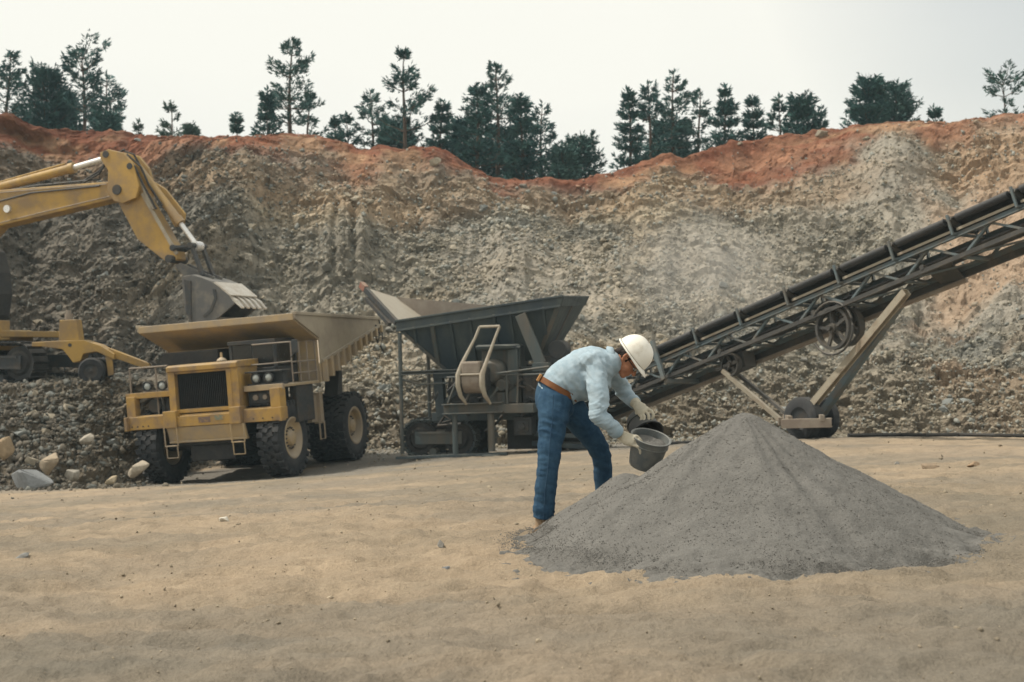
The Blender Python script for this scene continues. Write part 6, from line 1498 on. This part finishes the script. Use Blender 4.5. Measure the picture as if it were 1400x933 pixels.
def djeans(c):
    d = 0.004 * rid(c[:, 2] * 9 + c[:, 0] * 4, c[:, 0] * 3 + c[:, 1] * 4 - c[:, 2], 330) + folds(c, 0.0008, 15.0, 333)
    for p, r, a in ((nK, 0.14, 0.008), (at(743, 695, 9.99), 0.11, 0.010), (fK, 0.13, 0.008), (at(773, 572, 10.1), 0.15, 0.009), (at(750, 590, 10.0), 0.10, 0.006), (fA, 0.12, 0.008)):
        d = d + near_pt(c, p, r) * a * 1.05 * rid(c[:, 2] * 17 + c[:, 0] * 6 + c[:, 1] * 5, c[:, 0] * 6 - c[:, 2] * 2.5, 337)
    return d
jeans = organic('jeans', m, 0.0075, 4, M['jeans'], person, djeans, OR)
m = MB()                                                            # seams, back pocket
def on_leg(px, py, d): return at(px, py, d) - OR
m.path([on_leg(757, 540, 9.895), on_leg(755, 575, 9.925), on_leg(751, 610, 9.905), on_leg(749, 640, 9.895), on_leg(745, 672, 9.898), on_leg(743, 708, 9.908)], 0.0035, 5)
m.build('side_seam', cloth_mat('dark_denim_seam', (0.02, 0.05, 0.10), (0.05, 0.10, 0.16)), jeans)
# belt
bd = Vector((0.50, 0, 0.866)).normalized(); m = MB(); vs = []; fs = []
bc = at(763.5, 531.5, 10.2); u_ = Vector((0.866, 0, -0.5)); v_ = Vector((0, 1, 0))
for i, (o, e) in enumerate(((-0.021, 0.0), (-0.021, 0.005), (0.021, 0.005), (0.021, 0.0))):
    for k in range(40):
        t = 2 * math.pi * k / 40; vs.append(bc + bd * o + u_ * math.cos(t) * (0.158 + e) + v_ * math.sin(t) * (0.190 + e) - OR)
for i in range(3):
    for k in range(40): fs.append((i * 40 + k, i * 40 + (k + 1) % 40, (i + 1) * 40 + (k + 1) % 40, (i + 1) * 40 + k))
m.add(vs, fs); m.build('belt', M['belt_leather'], person, smooth=True)
m = MB(); m.box(bc + u_ * -0.160 + Vector((0, -0.06, 0)) - OR, (0.02, 0.07, 0.055), axes(u_, v_, bd)); m.build('leather_tag', cloth_mat('tan_leather_patch', (0.42, 0.22, 0.09), (0.5, 0.28, 0.12)), jeans, bevel=0.004)
# boots
def boot(a, head):
    head = Vector(head).normalized(); g = ground_z(a.x, a.y); b0 = Vector((a.x, a.y, g)); sde = head.cross(Vector((0, 0, 1)))
    m = MB()
    sweep(m, [b0 - head * 0.055 + Vector((0, 0, 0.045)), b0 + head * 0.06 + Vector((0, 0, 0.048)), b0 + head * 0.17 + Vector((0, 0, 0.040))], [(0.040, 0.040), (0.043, 0.047), (0.034, 0.046)], sde)
    sweep(m, [b0 + Vector((0, 0, 0.05)) + head * -0.01, b0 + Vector((0, 0, 0.16)) + head * -0.015], [(0.050, 0.045), (0.048, 0.045)], sde)
    ob = organic('boot', m, 0.006, 4, M['boot'], person, None, OR)
    m = MB(); pr_ = [(-0.10, 0.030), (-0.085, 0.042), (0.0, 0.040), (0.09, 0.050), (0.17, 0.046), (0.205, 0.025)]
    pl = [b0 + head * x + sde * y - OR for x, y in pr_] + [b0 + head * x - sde * y - OR for x, y in pr_[::-1]]
    n_ = len(pl); vs = [p + Vector((0, 0, 0.0)) for p in pl] + [p + Vector((0, 0, 0.026)) for p in pl]
    m.add(vs, [(i, (i + 1) % n_, n_ + (i + 1) % n_, n_ + i) for i in range(n_)] + [tuple(range(n_))[::-1], tuple(range(n_, 2 * n_))])
    m.build('sole', M['rubber'], ob, bevel=0.004)
    m = MB()
    for k in range(4):
        p = b0 + head * (0.075 - 0.022 * k) + Vector((0, 0, 0.092 + 0.010 * k)) - OR; m.path([p + sde * 0.022, p + Vector((0, 0, 0.006)), p - sde * 0.022], 0.0028, 4)
    m.build('laces', M['belt_leather'], ob)
boot(Vector((nA.x, nA.y, 0)), (0.80, -0.60, 0)); boot(Vector((fA.x, fA.y, 0)), (0.95, -0.25, 0))
# gloves with five fingers
def glove(wrist, palm_c, knuck, spread, tips, thumb, r=0.0104):
    """wrist point, palm centre, knuckle centre, direction across the knuckles (index to little), list of (mid, tip) offsets, thumb chain"""
    m = MB(); sp_ = Vector(spread).normalized()
    sweep(m, [wrist, palm_c, knuck], [(0.026, 0.033), (0.024, 0.044), (0.019, 0.043)], sp_, 14)
    sweep(m, [wrist - (palm_c - wrist).normalized() * 0.045, wrist], [(0.037, 0.040), (0.031, 0.036)], sp_, 14)
    for k in range(4):
        o = knuck + sp_ * (k - 1.5) * 0.0235; a, b, c = tips[k]
        sweep(m, [o - (knuck - palm_c).normalized() * 0.02, o + a * 0.4, o + a, o + a + b, o + a + b + c], [r * 1.12, r * 1.08, r * 1.05, r, r * 0.86], sp_, 10)
    sweep(m, [palm_c + sp_ * -0.030] + list(thumb), [0.017, 0.0155, 0.0145, 0.0115][:1 + len(thumb)], sp_, 10)
    return organic('glove', m, 0.0036, 2, M['glove'], person, lambda c: folds(c, 0.0016, 38.0, 350), OR)
V = Vector
# near hand holds the rim of the lower pail: knuckles up, fingers down over the outside
w0 = at(848, 594.5, 9.915); pc = at(857, 600, 9.87); kn = at(866, 603, 9.835)
fi = [(V((0.034, 0.004, -0.002)), V((0.024, 0.002, -0.020)), V((0.010, 0.004, -0.020))), (V((0.036, 0.000, -0.006)), V((0.024, 0.000, -0.024)), V((0.006, 0.004, -0.022))),
      (V((0.034, -0.002, -0.012)), V((0.018, 0.000, -0.026)), V((0.002, 0.006, -0.022))), (V((0.026, -0.002, -0.014)), V((0.012, 0.002, -0.022)), V((0.000, 0.006, -0.018)))]
glove(w0, pc, kn, (0.25, -0.45, -0.86), fi, [pc + V((0.035, 0.040, 0.016)), pc + V((0.065, 0.060, 0.010)), pc + V((0.088, 0.070, -0.004))])
# far hand grips the raised bottom edge of the dark pail
w1 = at(870, 552.5, 10.34); pc1 = at(875, 558, 10.25); kn1 = at(880, 563, 10.17)
fi1 = [(V((0.030, -0.016, -0.020)), V((0.008, -0.006, -0.030)), V((-0.010, 0.004, -0.024))), (V((0.022, -0.020, -0.028)), V((0.002, -0.006, -0.032)), V((-0.012, 0.004, -0.022))),
       (V((0.012, -0.022, -0.030)), V((-0.004, -0.006, -0.030)), V((-0.012, 0.004, -0.020))), (V((0.012, -0.014, -0.022)), V((-0.004, -0.006, -0.018)), V((-0.012, 0.004, -0.012)))]
glove(w1, pc1, kn1, (-0.80, 0.0, -0.55), fi1, [pc1 + V((-0.022, -0.020, -0.028)), pc1 + V((-0.018, -0.035, -0.055))])

# ------------------------------------------------------------------ the two pails
def pail(name, base_c, axis, h, rb, rt, mat, label, th=0.006, fill=None, ribs=(0.80,)):
    ax_ = Vector(axis).normalized(); root = empty(name, base_c); tag(root, label, 'bucket')
    m = MB(); prof = [(0.0, 0.0), (0.0, rb * 0.96), (0.006, rb)]
    for k in range(1, 9):
        t = k / 8; prof.append((h * t, rb + (rt - rb) * t))
    prof += [(h + 0.002, rt + 0.008), (h + 0.010, rt + 0.009), (h + 0.012, rt + 0.002), (h + 0.008, rt - th)]
    for k in range(7, -1, -1):
        t = k / 8; prof.append((h * t + 0.008, rb - th + (rt - rb) * t))
    prof.append((0.010, 0.0))
    m.lathe((0, 0, 0), ax_, prof, 40); b = m.build('pail', mat, root, smooth=True)
    for rr in ribs:
        m = MB(); R_ = rb + (rt - rb) * rr; m.lathe(ax_ * h * rr, ax_, [(-0.005, R_), (-0.004, R_ + 0.006), (0.004, R_ + 0.006), (0.005, R_)], 40); m.build('rib', mat, root, smooth=True)
    return root, ax_
bb = at(880, 637, 9.97); ba = Vector((0.20, -0.34, 0.92)).normalized()
p1, a1 = pail('bucket', bb, ba, 0.215, 0.106, 0.136, M['bucket'], 'grey bucket of gravel held just above the pile in the worker\'s near hand')
up_ = Vector((1, 0, 0)); s0 = ba.cross(up_).normalized(); u0 = s0.cross(ba)
m = MB(); vs = [ba * 0.200]; fs = []
rn = 10
for i in range(1, rn + 1):
    for k in range(30):
        t = 2 * math.pi * k / 30; rr = 0.128 * i / rn
        vs.append(s0 * math.cos(t) * rr + u0 * math.sin(t) * rr + ba * (0.178 + 0.022 * (1 - (i / rn) ** 2) + 0.004 * math.sin(t * 5 + i)))
for k in range(30): fs.append((0, 1 + k, 1 + (k + 1) % 30))
for i in range(rn - 1):
    for k in range(30): fs.append((1 + i * 30 + k, 1 + (i + 1) * 30 + k, 1 + (i + 1) * 30 + (k + 1) % 30, 1 + i * 30 + (k + 1) % 30))
m.add(vs, fs); g_ = m.build('gravel_fill', M['gravel'], p1, smooth=True)
m = MB(); hp_ = []
for k in range(13):
    t = math.pi * k / 12; hp_.append(ba * 0.20 + s0 * math.cos(t) * 0.145 + (u0 * 0.8 - ba * 0.6).normalized() * math.sin(t) * 0.13)
m.path(hp_[:1] + [ba * 0.19 + s0 * 0.150], 0.006, 6); m.build('handle_lug', M['dark'], p1)
da = Vector((0.30, -0.70, -0.62)).normalized(); db_ = at(872, 572, 10.31)
p2_, a2 = pail('bucket', db_, da, 0.165, 0.088, 0.122, M['scoop'], 'black rubber bucket tipped upside down over the grey one by the worker\'s far hand', ribs=(0.35,))
# a little gravel still sliding out of the dark pail
m = MB()
# ------------------------------------------------------------------ dusty air
HAZE = 0.0006
if HAZE > 0:
    hm = bpy.data.materials.new('dusty_air'); hm.use_nodes = True; n = hm.node_tree
    for q in list(n.nodes):
        if q.type == 'BSDF_PRINCIPLED': n.nodes.remove(q)
    pv = n.nodes.new('ShaderNodeVolumePrincipled'); pv.inputs['Color'].default_value = (0.62, 0.85, 0.95, 1); pv.inputs['Density'].default_value = HAZE; pv.inputs['Anisotropy'].default_value = 0.2
    n.links.new(pv.outputs['Volume'], n.nodes['Material Output'].inputs['Volume'])
    m = MB(); m.span(-3100, 3100, -3100, 3100, -8, 22)
    tag(m.build('haze', hm), kind='stuff')

# pale dust drifting up between the crusher and the conveyor
dm = bpy.data.materials.new('drifting_dust'); dm.use_nodes = True; n = dm.node_tree
for q in list(n.nodes):
    if q.type == 'BSDF_PRINCIPLED': n.nodes.remove(q)
pv = n.nodes.new('ShaderNodeVolumePrincipled'); pv.inputs['Color'].default_value = (0.93, 0.90, 0.84, 1)
tc_ = n.nodes.new('ShaderNodeTexCoord'); ln_ = N(n, 'ShaderNodeVectorMath', operation='LENGTH'); n.links.new(tc_.outputs['Object'], ln_.inputs[0])
fo = N(n, 'ShaderNodeMapRange'); fo.inputs['From Min'].default_value = 1.0; fo.inputs['From Max'].default_value = 0.15; fo.inputs['To Min'].default_value = 0.0; fo.inputs['To Max'].default_value = 1.0
n.links.new(ln_.outputs['Value'], fo.inputs['Value'])
nz_ = N(n, 'ShaderNodeTexNoise', Scale=1.6, Detail=3.0); n.links.new(tc_.outputs['Object'], nz_.inputs['Vector'])
nr = N(n, 'ShaderNodeMapRange'); nr.inputs['From Min'].default_value = 0.35; nr.inputs['From Max'].default_value = 0.75; nr.inputs['To Max'].default_value = 0.38; n.links.new(nz_.outputs['Fac'], nr.inputs['Value'])
mm = N(n, 'ShaderNodeMath', operation='MULTIPLY'); n.links.new(fo.outputs['Result'], mm.inputs[0]); n.links.new(nr.outputs['Result'], mm.inputs[1]); n.links.new(mm.outputs['Value'], pv.inputs['Density'])
n.links.new(pv.outputs['Volume'], n.nodes['Material Output'].inputs['Volume'])
m = MB(); m.lathe((0, 0, 0), (0, 0, 1), [(math.cos(math.pi * k / 12) * -1.0, max(0.001, math.sin(math.pi * k / 12))) for k in range(13)], 24)
dc = m.build('dust_cloud', dm, smooth=True); dc.location = at(965, 372, 39.6); dc.scale = (3.0, 1.7, 2.3); dc.rotation_euler = (0, math.radians(30), 0)
tag(dc, 'thin pale dust hanging before the face above the low end of the conveyor', kind='stuff')
